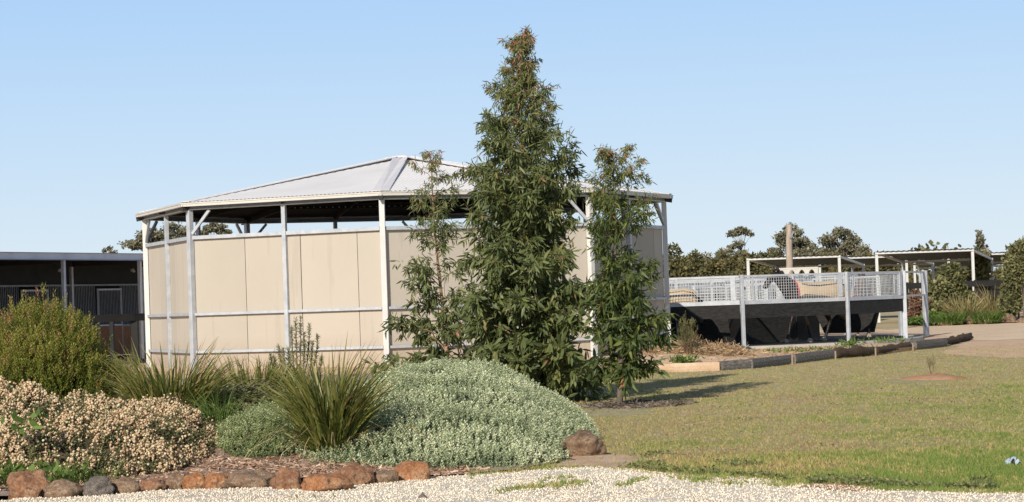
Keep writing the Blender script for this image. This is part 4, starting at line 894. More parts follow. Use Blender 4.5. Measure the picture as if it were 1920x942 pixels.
# bottlebrush like sapling at the arena post
for (x, y, Y, H, rx, n_, lab, sd_) in ((558, 735, 33.5, 1.15, .4, 13, 'stiff needle-leaved shrub with upright fingers in front of the second arena post', 5),):
    b = at(x, y, Y); zb = bedz(b.x, Y); t = thing('needle_shrub', lab, 'shrub', (b.x, Y, zb)); mb = MB(); P, D = [], []; rng = np.random.default_rng(sd_)
    for k in range(n_):
        a = rng.uniform(0, 6.28); ex = b.x + rx * (2 * (k + .5) / n_ - 1) * 1.05; hh = H * (1 - .45 * abs(2 * (k + .5) / n_ - 1.15)) * rng.uniform(.7, 1.02); e = Vector((ex, Y + rng.uniform(-.2, .2), zb + hh)); s0 = Vector((b.x + (ex - b.x) * .2, Y, zb)); md = s0.lerp(e, .5) + Vector(((ex - b.x) * .2, 0, -.03))
        pts_ = [s0, md, s0.lerp(e, .75) + Vector(((ex - b.x) * .15, 0, 0)), e]; mb.tube(pts_, [.014, .01, .007, .004], 5)
        for j in range(170):
            u = rng.uniform(.35, 1); q = pts_[1].lerp(pts_[2], (u - .35) / .35) if u < .7 else pts_[2].lerp(pts_[3], (u - .7) / .3); P.append(q); dd = (pts_[3] - pts_[1]).normalized() * .7 + Vector(rng.normal(0, .6, 3)); D.append(dd)
    mb.build('stems', MT['bark_dark'], t, True)
    P = np.array([tuple(q) for q in P]); D = np.array([tuple(q) for q in D]); tv, tf = OVAL
    V, Fq, A = inst(tv, tf, P, frame(D, scale=rng.uniform(.04, .07, len(P)), width=rng.uniform(.014, .022, len(P))), rng.random(len(P)) * .8); mobj('foliage', np_mesh('foliage', V, Fq, {'var': A}), MT['brush'], t)
rng = np.random.default_rng(77)
# broad leaved weeds front left
for k, (x, y, Y, n_, r_, lab) in enumerate(((20, 905, 21.1, 260, .45, 'leafy green weeds sprawling over the ground at the lower left corner'), (62, 850, 21.6, 40, .12, 'few large green leaves poking out of the pale seed bush'), (470, 720, 31, 120, .3, 'yellow flowered weed between the back strap clumps'))):
    b = at(x, y, Y); zb = bedz(b.x, Y) + (.02 if k != 1 else .42); t = thing('leafy_weed', lab, 'weed', (b.x, Y, zb)); P = np.stack([b.x + rng.normal(0, r_, n_), Y + rng.normal(0, r_ * .6, n_), zb + rng.uniform(0, .16, n_)], 1)
    V, Fq, A = inst(OVAL[0], OVAL[1], P, frame(rng.normal(0, 1, (n_, 3)) + np.array([0, 0, .4]), scale=rng.uniform(.05, .13, n_)), rng.random(n_)); mobj('leaves', np_mesh('leaves', V, Fq, {'var': A}), MT['weed'], t)
# ------------------------------------------------------------------ rocks
def rock(label, xc, yb, wpx, hpx, mat, Y=None, seed=0, name='edging_rock', group='rocks edging the garden bed', depth=.8, cut=.25, ridg=1.0):
    hpx *= 1.35; wpx *= 1.12
    p = gpt(xc, yb, .0) if Y is None else at(xc, yb, Y); zb = gbase(p.x, p.y); sx = wpx / 2 / F * p.y; sz = hpx / F * p.y / (2 - cut)
    bm = bmesh.new(); bmesh.ops.create_icosphere(bm, subdivisions=4, radius=1); sv = Vector((seed * 3.7, seed * 1.3, seed * 7.1)); fl = [(Vector(rng.normal(size=3)).normalized(), rng.uniform(.72, .95)) for _ in range(9)]
    for v in bm.verts:
        c = v.co.copy()
        for nrm, dd in fl:
            k = c.dot(nrm)
            if k > dd: c -= nrm * (k - dd) * .85
        c *= 1 + .16 * ridg * mnoise.noise(c * 1.5 + sv) + .07 * ridg * mnoise.noise(c * 4 + sv) + .03 * mnoise.noise(c * 11 + sv)
        v.co = Vector((c.x * sx, c.y * sx * depth, max(c.z, -1 + cut) * sz + sz * (1 - cut) - .03))
    me = bpy.data.meshes.new(name); bm.to_mesh(me); bm.free(); o = mobj(name, me, MT[mat], None, True); o.location = (p.x, p.y + sx * depth * .8, zb - .005); o.rotation_euler = (0, 0, rng.uniform(-.15, .15)); tag(o, label, 'rock', group); return o
RK = [(48, 938, 72, 46, 'rock_rust', 'rounded rust brown edging rock at the far left corner'), (112, 938, 66, 30, 'rock_tan', 'low tan edging rock between the rounded rust rock and the grey one'), (178, 935, 58, 34, 'rock_grey', 'dark grey angular edging rock in the left part of the row'), (232, 930, 48, 28, 'rock_tan', 'small tan edging rock right of the dark grey one'), (285, 922, 40, 22, 'rock_rust', 'low rust edging rock under the hanging seed pods'), (328, 918, 40, 30, 'rock_tan', 'rounded tan rock at the right end of the seed bush'), (364, 919, 42, 28, 'rock_orange', 'bright orange edging rock, left of a matching pair'), (404, 918, 44, 28, 'rock_orange', 'orange and grey edging rock, right of a matching pair'), (468, 918, 92, 30, 'rock_tan', 'long low pale tan edging rock in front of the mulch'), (538, 921, 54, 36, 'rock_rust', 'rounded brown edging rock right of the long pale one'), (607, 924, 88, 32, 'rock_orange', 'long flat orange brown rock set forward of the row'), (662, 912, 74, 38, 'rock_rust', 'big rust brown rock behind the long flat orange one'), (718, 907, 50, 26, 'rock_tan', 'low pinkish tan rock near the right end of the row'), (770, 902, 66, 34, 'rock_orange', 'craggy rust red rock at the right end of the row'), (822, 893, 60, 8, 'rock_tan', 'flat thin stone peeping out below the silver green mound')]
for k, (x, yb, w_, h_, m_, lab) in enumerate(RK): rock(lab, x, yb, w_, h_, m_, seed=k + 1, ridg=1.7)
rock('large grey and rust boulder at the right end of the garden bed', 1093, 858, 80, 42, 'rock_tan', seed=31, name='boulder', group=None, depth=.9, ridg=1.5)
rock('lone small grey stone lying on the pale gravel', 792, 936, 16, 15, 'rock_grey', seed=40, name='stone', group=None)
RR = [(1625, 648, 0)]
# ------------------------------------------------------------------ gravel, grass, mulch as real pieces
n = 52000; x = rng.uniform(-5.2, 5.2, n); y = 16.5 + 6.3 * rng.random(n)
msk = np.array([inside((a, b), drive) and mnoise.noise(Vector((a * .9, b * 2.1, 5))) < .3 + .5 * random.random() for a, b in zip(x, y)]); x, y = x[msk], y[msk]; n = len(x); tv, tf = blob(1.0)
V, Fq, A = inst(tv, tf, np.stack([x, y, np.array([gbase(a, b) for a, b in zip(x, y)]) + .016], 1), frame(rng.normal(size=(n, 3)), scale=rng.uniform(.003, .0095, n)), rng.beta(3, 1.6, n))
tag(mobj('gravel', np_mesh('gravel', V, Fq, {'var': A}), MT['pebble']), 'loose pale crushed stones scattered over the gravel drive', 'gravel', kind='stuff')
bare = [[tuple(gpt(a, b, .03).xy) for a, b in q] for q in ([(1040, 870), (1060, 852), (1130, 848), (1215, 853), (1212, 866), (1170, 874), (1120, 872)], [(1490, 908), (1530, 903), (1570, 904), (1612, 911), (1640, 916), (1570, 915), (1500, 911)], [(1075, 775), (1110, 765), (1160, 762), (1210, 765), (1225, 773), (1180, 779), (1110, 780)], [(1640, 717), (1700, 712), (1790, 711), (1780, 718), (1720, 722), (1660, 721)])]
P = []; VV = []; SZ = []
tries = 0
lawnp = [(p[0], p[1]) for p in lawn]
N_T = 200000
yy = 17.2 + 40 * rng.random(N_T * 2) ** 1.55; xx = rng.uniform(-.03, .262, N_T * 2) * yy
for a, b, r1, r2 in zip(xx, yy, rng.random(N_T * 2), rng.random(N_T * 2)):
    pn = .7 * mnoise.noise(Vector((a * 1.1, b * .55, 3))); p2 = mnoise.noise(Vector((a * 4, b * 2.2, 7)))
    if r1 > .62 + .5 * p2 + .35 * pn + .2 * greenf(a, b): continue
    if not inside((a, b), lawnp): continue
    if any(inside((a, b), q) for q in bare) and r1 > .04: continue
    g = greenf(a, b) + .75 * pn + .35 * p2; P.append((a, b, gbase(a, b))); VV.append(min(.85, max(0, g * .8 + .13 + (r2 - .5) * .95))); SZ.append(1 + (.7 if b < 22.5 else 0) * r2 + .5 * max(0, g - .4))
    if len(P) >= N_T: break
P = np.array(P); VV = np.array(VV); SZ = np.array(SZ); n = len(P)
tv = np.array([[-.12, 0, 0], [.12, 0, 0], [.25, .1, 1], [-.1, .12, 0], [.05, -.1, 0], [-.4, -.3, .75], [0, .12, 0], [.14, .02, 0], [.5, .45, .6]], float); tf = np.array([[0, 1, 2], [3, 4, 5], [6, 7, 8]])
up = np.tile([0, 0, 1.0], (n, 1)) + rng.normal(0, .35, (n, 3)) * np.array([1, 1, 0]); sc = .026 * SZ * rng.uniform(.5, 1.4, n)
V, Fq, A = inst(tv, tf, P, frame(up, scale=sc), VV)
tag(mobj('grass', np_mesh('grass', V, Fq, {'var': A}), MT['grass']), 'short patchy lawn grass, tan with green patches', 'grass', kind='stuff')
P = []
for k in range(14000):
    a_, b_ = rng.uniform(1160, 1990), rng.random()
    q = gpt(a_, lerp_tab(a_, gl) - 4 - 34 * b_ ** 1.6 * (1.1 if a_ < 1400 else .75), .01)
    if mnoise.noise(Vector((q.x * 2.2, q.y * 1.2, 1))) > -.12 + .35 * b_ and not any(inside((q.x, q.y), z_) for z_ in bare): P.append((q.x, q.y, gbase(q.x, q.y) + rng.uniform(.005, .04)))
for k in range(5000):
    q = (rng.uniform(0, 9), rng.uniform(19, 36)); 
    if mnoise.noise(Vector((q[0] * 1.7, q[1] * .9, 6))) > .28 and inside(q, lawnp): P.append((q[0], q[1], gbase(*q) + .02))
P = np.array(P); n = len(P); V, Fq, A = inst(OVAL[0], OVAL[1], P, frame(rng.normal(0, 1, (n, 3)) * np.array([1, 1, .5]) + np.array([0, 0, .2]), scale=rng.uniform(.015, .045, n)), rng.random(n))
tag(mobj('verge_weeds', np_mesh('verge_weeds', V, Fq, {'var': A}), MT['clover']), 'small leafy weeds thickening the lawn edge beside the gravel', 'weeds', kind='stuff')
# weeds creeping over the gravel
P = []
for (xa, ya, xb, yb_, cnt, w_) in ((925, 925, 985, 915, 50, .05), (960, 918, 1100, 905, 190, .07), (1000, 905, 1080, 895, 40, .08), (1040, 915, 1100, 912, 40, .04), (1160, 912, 1185, 908, 40, .04), (1180, 905, 1215, 900, 45, .05), (1270, 900, 1340, 905, 130, .09), (1350, 905, 1400, 912, 50, .1), (1445, 912, 1500, 910, 130, .08), (1240, 885, 1420, 897, 420, .12), (1190, 872, 1260, 880, 200, .14), (540, 935, 620, 938, 14, .05), (880, 900, 890, 893, 14, .03)):
    for k in range(cnt):
        s = rng.random(); q = gpt(xa + (xb - xa) * s, ya + (yb_ - ya) * s); P.append((q.x + rng.normal(0, w_ * .6), q.y + rng.normal(0, w_ * 1.6), gbase(q.x, q.y) + .01))
P = np.array(P); n = len(P); up = np.tile([0, 0, 1.0], (n, 1)) + rng.normal(0, .8, (n, 3)) * np.array([1, 1, 0]); V, Fq, A = inst(tv, tf, P, frame(up, scale=.045 * rng.uniform(.5, 1.5, n)), rng.uniform(.3, 1, n))
tag(mobj('creeping_weeds', np_mesh('creeping_weeds', V, Fq, {'var': A}), MT['grass']), 'sprigs of green weed creeping across the pale gravel', 'weeds', kind='stuff')
def chips(name, label, cat, fn, n, mat, ln=(.02, .07), w=.012, flat=.25):
    P = np.array([fn() for _ in range(n)]); D = rng.normal(0, 1, (n, 3)) * np.array([1, 1, flat]); V, Fq, A = inst(QUAD[0], QUAD[1], P, frame(D, scale=rng.uniform(*ln, n), width=np.full(n, w) * rng.uniform(.5, 1.5, n)), rng.beta(2, 2.2, n)); return tag(mobj(name, np_mesh(name, V, Fq, {'var': A}), MT[mat]), label, cat, kind='stuff')
def fb_():
    while True:
        x, y = rng.uniform(-5.3, -.3), rng.uniform(20.6, 23.8)
        if inside((x, y), bed): return (x, y, bedz(x, y) + rng.uniform(0, .015))
chips('bark_mulch', 'brown and pale bark chips covering the front of the garden bed', 'mulch', fb_, 14000, 'chips')
hc = gpt(1310, 668, .3)
def fs_():
    a = rng.uniform(0, 6.28); r = math.sqrt(rng.random()); x = hc.x + 1.15 * r * math.cos(a); y = hc.y + .9 * r * math.sin(a); return (x, y, tz(x, y) + .17 * (1 - r * r) * (1 + .4 * math.sin(x * 7)) * rng.uniform(.85, 1.05))
chips('straw_heap', 'heap of dry straw and twigs in front of the dark walker skirt', 'straw', fs_, 5200, 'straw', (.08, .28), .011, .3)
mb = MB(); mb.tube([(hc.x, hc.y, .1), (hc.x, hc.y, .24), (hc.x, hc.y, .32), (hc.x, hc.y, .36)], [1.15, 1.0, .6, .1], 20); tag(mb.build('mulch_mound', MT['mulch'], None, True), kind='structure')
def fs2():
    x, y = rng.uniform(2.2, 8.5), rng.uniform(44, 56); return (x, y, tz(x, y) + .01) if inside((x, y), [(p[0], p[1]) for p in ter]) else (hc.x, hc.y, .4)
chips('dry_litter', 'scattered dry litter on the bare earth behind the sleepers', 'litter', fs2, 2600, 'straw', (.04, .16), .02, .2)
def fs3():
    a = rng.uniform(0, 6.28); r = rng.random(); q = (1.75 + .9 * r * math.cos(a), 33.3 + 1.0 * r * math.sin(a)); return (q[0], q[1], gbase(*q) + .02)
chips('leaf_litter', 'fallen leaves toned as shaded around the foot of the right gum tree', 'litter', fs3, 1500, 'litter', (.03, .1), .02, .2)
# ------------------------------------------------------------------ sleepers along the terrace
def sleeper(label, i0, i1, h, mat='sleeper', rough=.006, log=False, y0=0):
    a, b = gpt(*i0, .07), gpt(*i1, .07); a.z = gbase(a.x, a.y); b.z = gbase(b.x, b.y); L = (b - a).length; d = (b - a).normalized(); n_ = max(6, int(L / .12)); V = []; Fc = []; m_ = 10; sd = rng.uniform(0, 50)
    for i in range(n_ + 1):
        s = i / n_; p = a + (b - a) * s; taper = 1 if not log else (.75 + .3 * mnoise.noise(Vector((s * 4, sd, 0))))
        for k in range(m_):
            t = 2 * math.pi * (k + .5) / m_; cx, cz = math.cos(t), math.sin(t)
            if not log: q = max(abs(cx), abs(cz)); cx, cz = cx / q, cz / q
            r = 1 + (.6 if log else .09) * mnoise.noise(Vector((s * L * (2 if log else 1.2), k * .9, sd))) + (.35 if log else .05) * mnoise.noise(Vector((s * L * 7, k * 2.2, sd)))
            o = Vector((d.y, -d.x, 0)) * (-cx * .09 * r * taper); V.append((p.x + o.x, p.y + .09 + o.y, p.z + h * .6 + cz * h * .6 * r * taper - .01))
    for i in range(n_):
        for k in range(m_): Fc.append((i * m_ + k, i * m_ + (k + 1) % m_, (i + 1) * m_ + (k + 1) % m_, (i + 1) * m_ + k))
    Fc += [tuple(range(m_))[::-1], tuple(n_ * m_ + k for k in range(m_))]
    mb = MB(); mb.add(V, Fc); o = mb.build('garden_sleeper' if not log else 'edging_log', MT['log' if log else mat], None, log); return tag(o, label, 'sleeper' if not log else 'log', 'timbers edging the raised earth')
sleeper('earth stained pale sleeper at the left end, almost the colour of the soil', (1225, 699), (1350, 695), .16, 'dirt')
sleeper('short dark sleeper right of the earth stained one', (1352, 695), (1403, 692), .17)
sleeper('long black weathered sleeper rising to the right, under the walker corner post', (1406, 692), (1483, 683), .18)
sleeper('grey weathered sleeper left of the crumbling log', (1487, 683), (1564, 675), .19)
sleeper('crumbling brown fibrous log in the middle of the edging', (1567, 675), (1640, 669), .24, log=True)
sleeper('dark cracked log with a jagged top edge', (1643, 668), (1708, 660), .2, log=True)
sleeper('dark squared sleeper near the right end of the edging', (1714, 660), (1772, 653), .2)
sleeper('dark rotting log tapering off at the right end of the edging', (1774, 652), (1822, 643), .2, log=True)
for k, (x, y, lab) in enumerate(((1485, 684, 'pale peg between the long black and the grey sleeper'), (1566, 677, 'pale peg at the left end of the crumbling log'), (1641, 670, 'pale peg at the right end of the crumbling log'), (1711, 661, 'pale peg left of the dark squared sleeper'))):
    q = gpt(x, y, .07); mb = MB(); mb.box((q.x, q.y - .07, q.z + .09), (.035, .03, .26)); tag(mb.build('peg', MT['peg'], bevel=.004), lab, 'peg', 'pegs holding the sleepers')
# ------------------------------------------------------------------ small plants on the right
q = at(1292, 655, 48.3); feathery('slender young shrub growing out of the straw heap', q.x, 48.3, .24, .2, 1.0, 330, 9, lambda d: 1 - .8 * abs(d), 'mid_bush', 'young_shrub', .1, z=.3, seed=21, stemr=.012)
rng = np.random.default_rng(88)
def weedpatch(label, x, y, n_, r_, h_, z=None, name='weed_clump', mat='weed'):
    p = gpt(x, y, .2 if z is None else z); t = thing(name, label, 'weed', (p.x, p.y, p.z)); P = np.stack([p.x + rng.normal(0, r_, n_), p.y + rng.normal(0, r_ * .8, n_), p.z + rng.uniform(0, h_, n_)], 1); V, Fq, A = inst(LEAF[0], LEAF[1], P, frame(rng.normal(0, 1, (n_, 3)) + np.array([0, 0, .6]), scale=rng.uniform(.06, .15, n_)), rng.random(n_)); mobj('leaves', np_mesh('leaves', V, Fq, {'var': A}), MT[mat], t)
weedpatch('round green weed at the front of the straw heap', 1281, 682, 260, .16, .12)
weedpatch('green weed tuft at the foot of the middle walker post', 1596, 650, 160, .16, .14)
weedpatch('scattered green weeds on the earth by the right walker posts', 1660, 643, 130, .35, .1)
weedpatch('thin line of green weeds along the front of the concrete base', 1500, 660, 260, .9, .06)
q = gpt(1748, 708, .07); mb = MB(); mb.tube([(q.x, q.y, .0), (q.x, q.y, .075), (q.x, q.y, .095), (q.x, q.y, .11), (q.x, q.y, .125)], [.75, .5, .36, .2, .04], 28); m_ = mb.build('earth_mound', MT['reddirt'], None, True); tag(m_, 'red earth mounded round the tiny sapling', 'mound')
for v in m_.data.vertices: v.co += Vector((1, .6, .3)) * (.10 * mnoise.noise(v.co * 3) + .06 * mnoise.noise(v.co * 9))
feathery('tiny sapling planted in a mound of red earth on the lawn', q.x, q.y, .09, .08, .36, 70, 5, lambda d: 1, 'mid_bush', 'sapling', .06, z=.15, seed=22, stemr=.005)
rng = np.random.default_rng(99)
q = gpt(1900, 876, 0); bm = bmesh.new(); bmesh.ops.create_grid(bm, x_segments=14, y_segments=10, size=.5)
for v in bm.verts: c = v.co.copy(); v.co = Vector((c.x * .13 + .02 * mnoise.noise(c * 5), c.y * .12, .05 + .05 * mnoise.noise(c * 4) - .05 * (abs(c.x * 2) ** 2 + abs(c.y * 2) ** 2) * .4))
me = bpy.data.meshes.new('plastic_scrap'); bm.to_mesh(me); bm.free(); mm = N('pale blue plastic'); mm.base((.42, .50, .62), .4); o = mobj('plastic_scrap', me, mm.m, smooth=True); o.location = (q.x, q.y, .02); tag(o, 'crumpled pale blue plastic scrap lying in the grass at the right edge', 'scrap')
# bed beyond the track, rocks, bushes
for k, (x, w_, m_, lab) in enumerate(((1776, 34, 'rock_tan', 'leftmost pale rock of the far edging, under the olive bush'), (1800, 26, 'rock_tan', 'second pale rock from the left in the far edging'), (1822, 24, 'rock_tan', 'pale rock in the far edging below the front tussock'), (1846, 30, 'rock_tan', 'sandy rock in the middle of the far edging'), (1872, 24, 'rock_tan', 'pale rock of the far edging left of the big right bush'), (1895, 28, 'rock_tan', 'sandy rock below the big right bush'), (1918, 26, 'rock_tan', 'pale rock of the far edging at the picture edge'))):
    rock(lab, x, 606 - (x - 1776) * .04, w_ * .75, 9 + 3 * (k % 3), m_, Y=76.3 + .35 * ((k * 5) % 3), seed=60 + k, ridg=1.8, name='edging_rock', group='rocks edging the far bed')
    bpy.data.objects[-1] if False else None
def farbed(x, y): return .34
fpoly = [(at(x, 600, y).x, y) for x, y in ((1690, 79), (1745, 78), (1850, 76.6), (1990, 76.2), (1990, 92), (1690, 92))]
sheet('far_garden_bed', jag(fpoly, .5, .1, 8), lambda x, y: gbase(x, y) + .04 + .1 * sstep(76, 79, y), MT['dirt'], 1.0)
def bush(label, xc, Y, xl, xr, ytop, mat, n, leaf=.12, name='bush', seed=1, z=.35, lobes=9, dens=1, trunk=0, cat='bush', flat=1.0, group=None, zlow=None):
    """bush/tree crown made of leafy lobes with gaps; outline from the photo"""
    rg = np.random.default_rng(seed); l, r, tp = at(xl, ytop, Y), at(xr, ytop, Y), at(xc, ytop, Y); H = tp.z - z; t = thing(name, label, cat, (tp.x, Y, z), group); hw = (r.x - l.x) / 2; cx = (l.x + r.x) / 2; zl = z + (zlow or 0) * H
    C = []
    for k in range(lobes):
        u = rg.uniform(-1, 1); hh = math.sqrt(max(.05, 1 - u * u * .75)); zz = zl + (H - (zlow or 0) * H) * rg.uniform(.25, .86) * hh; C.append((cx + u * hw * .75, Y + rg.uniform(-.6, .6) * hw * .7, zz, hw * rg.uniform(.28, .46), (H * (1 - (zlow or 0))) * rg.uniform(.14, .26)))
    C.append((tp.x, Y, z + H * .86, hw * .34, H * .14)); C = np.array(C); pick = rg.integers(0, len(C), n); d = unit(rg.normal(size=(n, 3))); rr = rg.uniform(.35, 1, n) ** .5 * rg.uniform(.85, 1.12, n)
    P = np.stack([C[pick, 0] + d[:, 0] * C[pick, 3] * rr, C[pick, 1] + d[:, 1] * C[pick, 3] * rr, C[pick, 2] + d[:, 2] * C[pick, 4] * rr * flat], 1); P = P[P[:, 2] > z - .05]; n = len(P)
    shade = np.clip((d[:n, 2] + 1) / 2, 0, 1); V, Fq, A = inst(OVAL[0], OVAL[1], P, frame(unit(d[:n] * .6 + rg.normal(0, .8, (n, 3))), scale=leaf * rg.uniform(.6, 1.4, n), width=leaf * rg.uniform(.6, 1.4, n) * 1.2), np.clip(rg.beta(2, 2.4, n) + .15 * (shade - .5) + rg.normal(0, .12, len(C))[pick[:n]], 0, 1)); mobj('crown', np_mesh('crown', V, Fq, {'var': A}), MT[mat], t)
    mb = MB(); tr = trunk or hw * .05; b = Vector((tp.x, Y, z - .1)); mid = Vector((tp.x + rg.uniform(-.1, .1) * hw, Y, z + H * .35)); mb.tube([b, mid], [tr, tr * .75], 6)
    mb.build('trunk', MT['bark_dark'], t, True); mb = MB()
    for c in C: mb.tube([mid.lerp(b, rg.uniform(0, .5)), Vector((mid.x * .5 + c[0] * .5 + rg.uniform(-.1, .1) * hw, c[1], mid.z * .45 + c[2] * .55)), Vector((c[0], c[1], c[2] + c[4] * .4))], [tr * .5, tr * .33, tr * .1], 4, cap=False)
    mb.build('branches', MT['bark_dark'], t, True); return t
bush('big olive green bush right of the gate frame', 1775, 79, 1736, 1818, 498, 'mid_bush', 7500, .13, seed=31, lobes=22)
bush('tall dark olive bush at the right edge', 1905, 77.5, 1868, 1950, 462, 'mid_bush', 9500, .13, seed=32, lobes=24)
bush('loose leafy top of a taller bush at the right edge', 1914, 77, 1896, 1940, 452, 'mid_bush', 1800, .12, seed=38, lobes=10, zlow=.45)
bush('russet leaved bush seen between the two gate posts', 1716, 79, 1694, 1742, 545, 'red_bush', 2600, .11, seed=33, lobes=9)
bush('low clipped green bush at the foot of the gate frame', 1742, 77, 1706, 1778, 585, 'weed', 3000, .09, seed=34, lobes=14)
bush('dark pointed conifer-like tree behind the right shelters', 1838, 92, 1812, 1868, 470, 'mid_bush', 3500, .16, 'dark_tree', seed=35, lobes=14, cat='tree')
bush('thin upper spire of loose foliage topping the dark tree', 1838, 92.3, 1824, 1852, 432, 'far_gum', 900, .15, 'dark_tree', seed=36, lobes=7, zlow=.5, cat='tree')
for k, (x, y, Y, H, lab) in enumerate(((1812, 596, 77.5, 1.1, 'dry tan tussock in front of the right shelter post'), (1862, 560, 81, 1.35, 'taller dry tussock behind and right of the first'), (1780, 604, 76.6, .5, 'small green tussock beside the far edging rocks'), (1850, 606, 76.5, .5, 'green grass clump at the foot of the far tussocks'))):
    strap(lab, x, y, Y, H, 420, .45, .55, mat='tussock' if k < 2 else 'weed', name='tussock', z=.4, wmul=2.2, varb=.4)
# ------------------------------------------------------------------ distant trees
GR = 'eucalypts on the far horizon'
def eucalypt(label, xc, Y, xl, xr, ytop, ybot, n, seed, mat='far_gum', leaf=.26, lobes=16):
    rg = np.random.default_rng(seed); z = .3; tp = at(xc, ytop, Y); l, r, bt = at(xl, ytop, Y), at(xr, ytop, Y), at(xc, ybot, Y); hw = (r.x - l.x) / 2; cx = (l.x + r.x) / 2; H = tp.z - z; cb = bt.z
    n *= 2; t = thing('gum_tree', label, 'tree', (cx, Y, z), GR); C = []
    lobes = int(lobes * 1.7)
    for k in range(lobes):
        u = -1 + 2 * (k + .5) / lobes + rg.uniform(-.08, .08); env = math.sqrt(max(.0, 1 - u * u)); v = rg.uniform(.15, 1.0); zz = cb + (tp.z - cb) * (.15 + .73 * env * v); C.append((cx + u * hw * .9, Y + rg.uniform(-.5, .5) * hw, zz, hw * rg.uniform(.12, .34), (tp.z - cb) * rg.uniform(.05, .13)))
    C.append((tp.x, Y, tp.z - (tp.z - cb) * .1, hw * .25, (tp.z - cb) * .1)); C = np.array(C); pick = rg.integers(0, len(C), n); d = unit(rg.normal(size=(n, 3))); rr = np.abs(rg.normal(.6, .32, n))
    P = np.stack([C[pick, 0] + d[:, 0] * C[pick, 3] * rr, C[pick, 1] + d[:, 1] * C[pick, 3] * rr, C[pick, 2] + d[:, 2] * C[pick, 4] * rr], 1); V, Fq, A = inst(OVAL[0], OVAL[1], P, frame(rg.normal(0, .8, (n, 3)) + d * .5, scale=leaf * rg.uniform(.5, 1.3, n), width=leaf * 1.3 * rg.uniform(.5, 1.3, n)), np.clip(rg.beta(2, 2.4, n) + .2 * d[:, 2] + rg.normal(0, .1, len(C))[pick], 0, 1)); mobj('crown', np_mesh('crown', V, Fq, {'var': A}), MT[mat], t)
    mb = MB(); tr = hw * .055; b = Vector((cx, Y, z - .2)); fk = Vector((cx + rg.uniform(-.1, .1) * hw, Y, z + (cb - z) * .75 + .4)); mb.tube([b, fk], [tr, tr * .8], 6); mb.build('trunk', MT['bark_far'], t, True); mb = MB()
    for c in C: mb.tube([fk.lerp(b, rg.uniform(0, .2)), Vector((fk.x * .5 + c[0] * .5, c[1] * .5 + Y * .5, fk.z * .5 + c[2] * .5 + rg.uniform(-.1, .1))), Vector((c[0], c[1], c[2] + c[4] * .5))], [tr * .5, tr * .3, tr * .08], 4, cap=False)
    mb.build('branches', MT['bark_far'], t, True)
MT['bark_far'] = surf('far gum bark', (.16, .13, .105), (.27, .23, .19), 1, .9)
eucalypt('spreading eucalypt behind the left end of the arena, nearest its corner post', 322, 200, 240, 372, 418, 475, 3600, 1, lobes=26)
eucalypt('small domed eucalypt seen under the eaves right of the corner', 400, 215, 372, 434, 419, 445, 1600, 2, lobes=12)
eucalypt('two wispy eucalypt tops above the stable roof', 205, 230, 182, 224, 464, 500, 420, 3, lobes=8)
eucalypt('gum with a thin umbrella top left of the timber pole', 1384, 205, 1334, 1425, 452, 520, 1700, 4, lobes=16)
eucalypt('small high umbrella tuft rising over the gum left of the pole', 1388, 206, 1363, 1411, 427, 445, 420, 14, lobes=7)
eucalypt('broad open-crowned gum directly behind the timber pole', 1483, 205, 1438, 1528, 419, 500, 2600, 5, lobes=22)
eucalypt('broad gum with rounded head right of the timber pole', 1578, 208, 1525, 1622, 426, 500, 2800, 6, lobes=22)
fbs = [(1262, 1232, 1296, 458), (1300, 1268, 1336, 474), (1338, 1310, 1366, 484), (1372, 1345, 1400, 478), (1410, 1380, 1440, 476), (1450, 1420, 1482, 474), (1496, 1465, 1530, 480), (1540, 1510, 1572, 476), (1590, 1560, 1622, 484), (1634, 1606, 1662, 474), (1664, 1640, 1690, 478), (1700, 1676, 1724, 482), (1776, 1750, 1800, 500), (1806, 1786, 1830, 503), (1880, 1850, 1905, 505)]
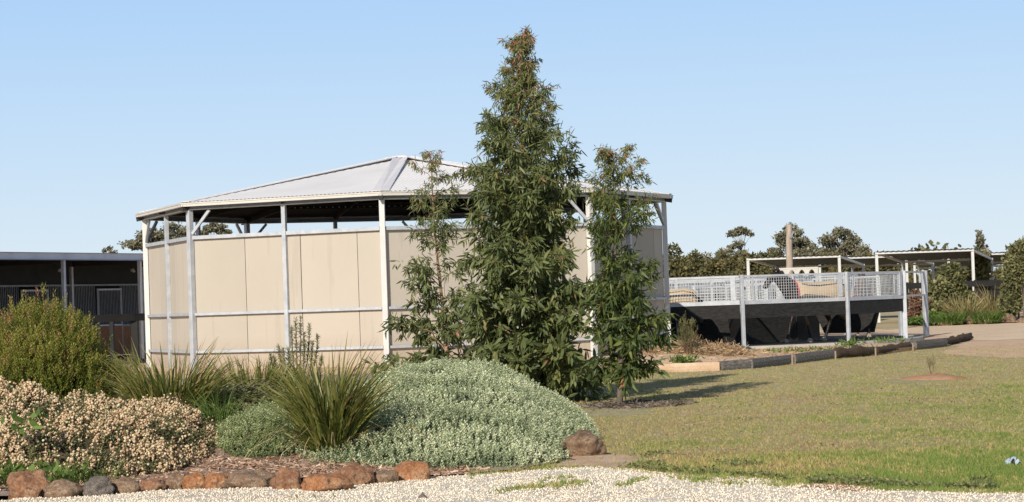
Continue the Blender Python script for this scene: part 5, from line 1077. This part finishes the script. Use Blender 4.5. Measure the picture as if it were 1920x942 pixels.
labs = ['rusty tinged bush directly right of the arena post', 'second dark bush of the far hedge, right of the arena', 'low dark bush under the left shelter corner', 'dark bush at the foot of the umbrella-topped gum', 'dark bush seen through the left shelter', 'olive bush just left of the timber pole', 'olive bush just right of the timber pole', 'dark bush under the right end of the left shelter', 'dark bush at the foot of the rounded gum', 'reddish brown bush left of the widest shelter', 'dull bush seen under the widest shelter, left half', 'dull bush behind the gate frame top', 'pale hazy bush above the big olive bush', 'hazy bush right of the big olive bush, far behind', 'hazy bush far behind the dry tussocks']
for k, (x, xl, xr, yt) in enumerate(fbs): bush(labs[k], x, 170 + (k * 7) % 13, xl - 14, xr + 14, yt, 'far_bush', 3200, .26, 'far_bush', seed=200 + k, z=.3, lobes=14, group='dark bushes along the far boundary')
for k, (x, yt, lab) in enumerate(((1280, 484, 'rounded low scrub filling the gap between the first two far bushes'), (1320, 480, 'mid green scrub behind the low dark bush'), (1355, 474, 'taller scrub left of the umbrella-topped gum'), (1396, 470, 'olive scrub crown right behind the umbrella-topped gum'), (1430, 472, 'scrub crown filling the gap left of the broad open gum'), (1520, 468, 'scrub crown between the two broad gums'), (1560, 470, 'scrub crown in front of the rounded gum'), (1612, 478, 'scrub crown right of the rounded gum'), (1650, 476, 'scrub crown above the left shelter rear edge'))):
    bush(lab, x, 186 + (k * 5) % 9, x - 34, x + 34, yt, 'far_gum' if k % 2 else 'far_bush', 3400, .27, 'far_bush', seed=300 + k, z=.3, lobes=18, group='dark bushes along the far boundary')
# stretch of distant scrub along the horizon
P = []; rg = np.random.default_rng(5); n = 30000
x = rg.uniform(-160, 160, n); y = rg.uniform(300, 330, n); hh = np.where(x > 62, 3.4, 5.4) + .9 * np.sin(x * .13) + .8 * np.sin(x * .31 + 2) + .6 * np.sin(x * 1.1); z = .3 + rg.random(n) * hh
V, Fq, A = inst(OVAL[0], OVAL[1], np.stack([x, y, z], 1), frame(rg.normal(size=(n, 3)), scale=rg.uniform(.5, 1.1, n), width=rg.uniform(.8, 1.6, n)), rg.beta(2, 2.4, n))
tag(mobj('distant_scrub', np_mesh('distant_scrub', V, Fq, {'var': A}), MT['far_bush']), 'unbroken low scrub along the distant horizon', 'scrub', kind='stuff')
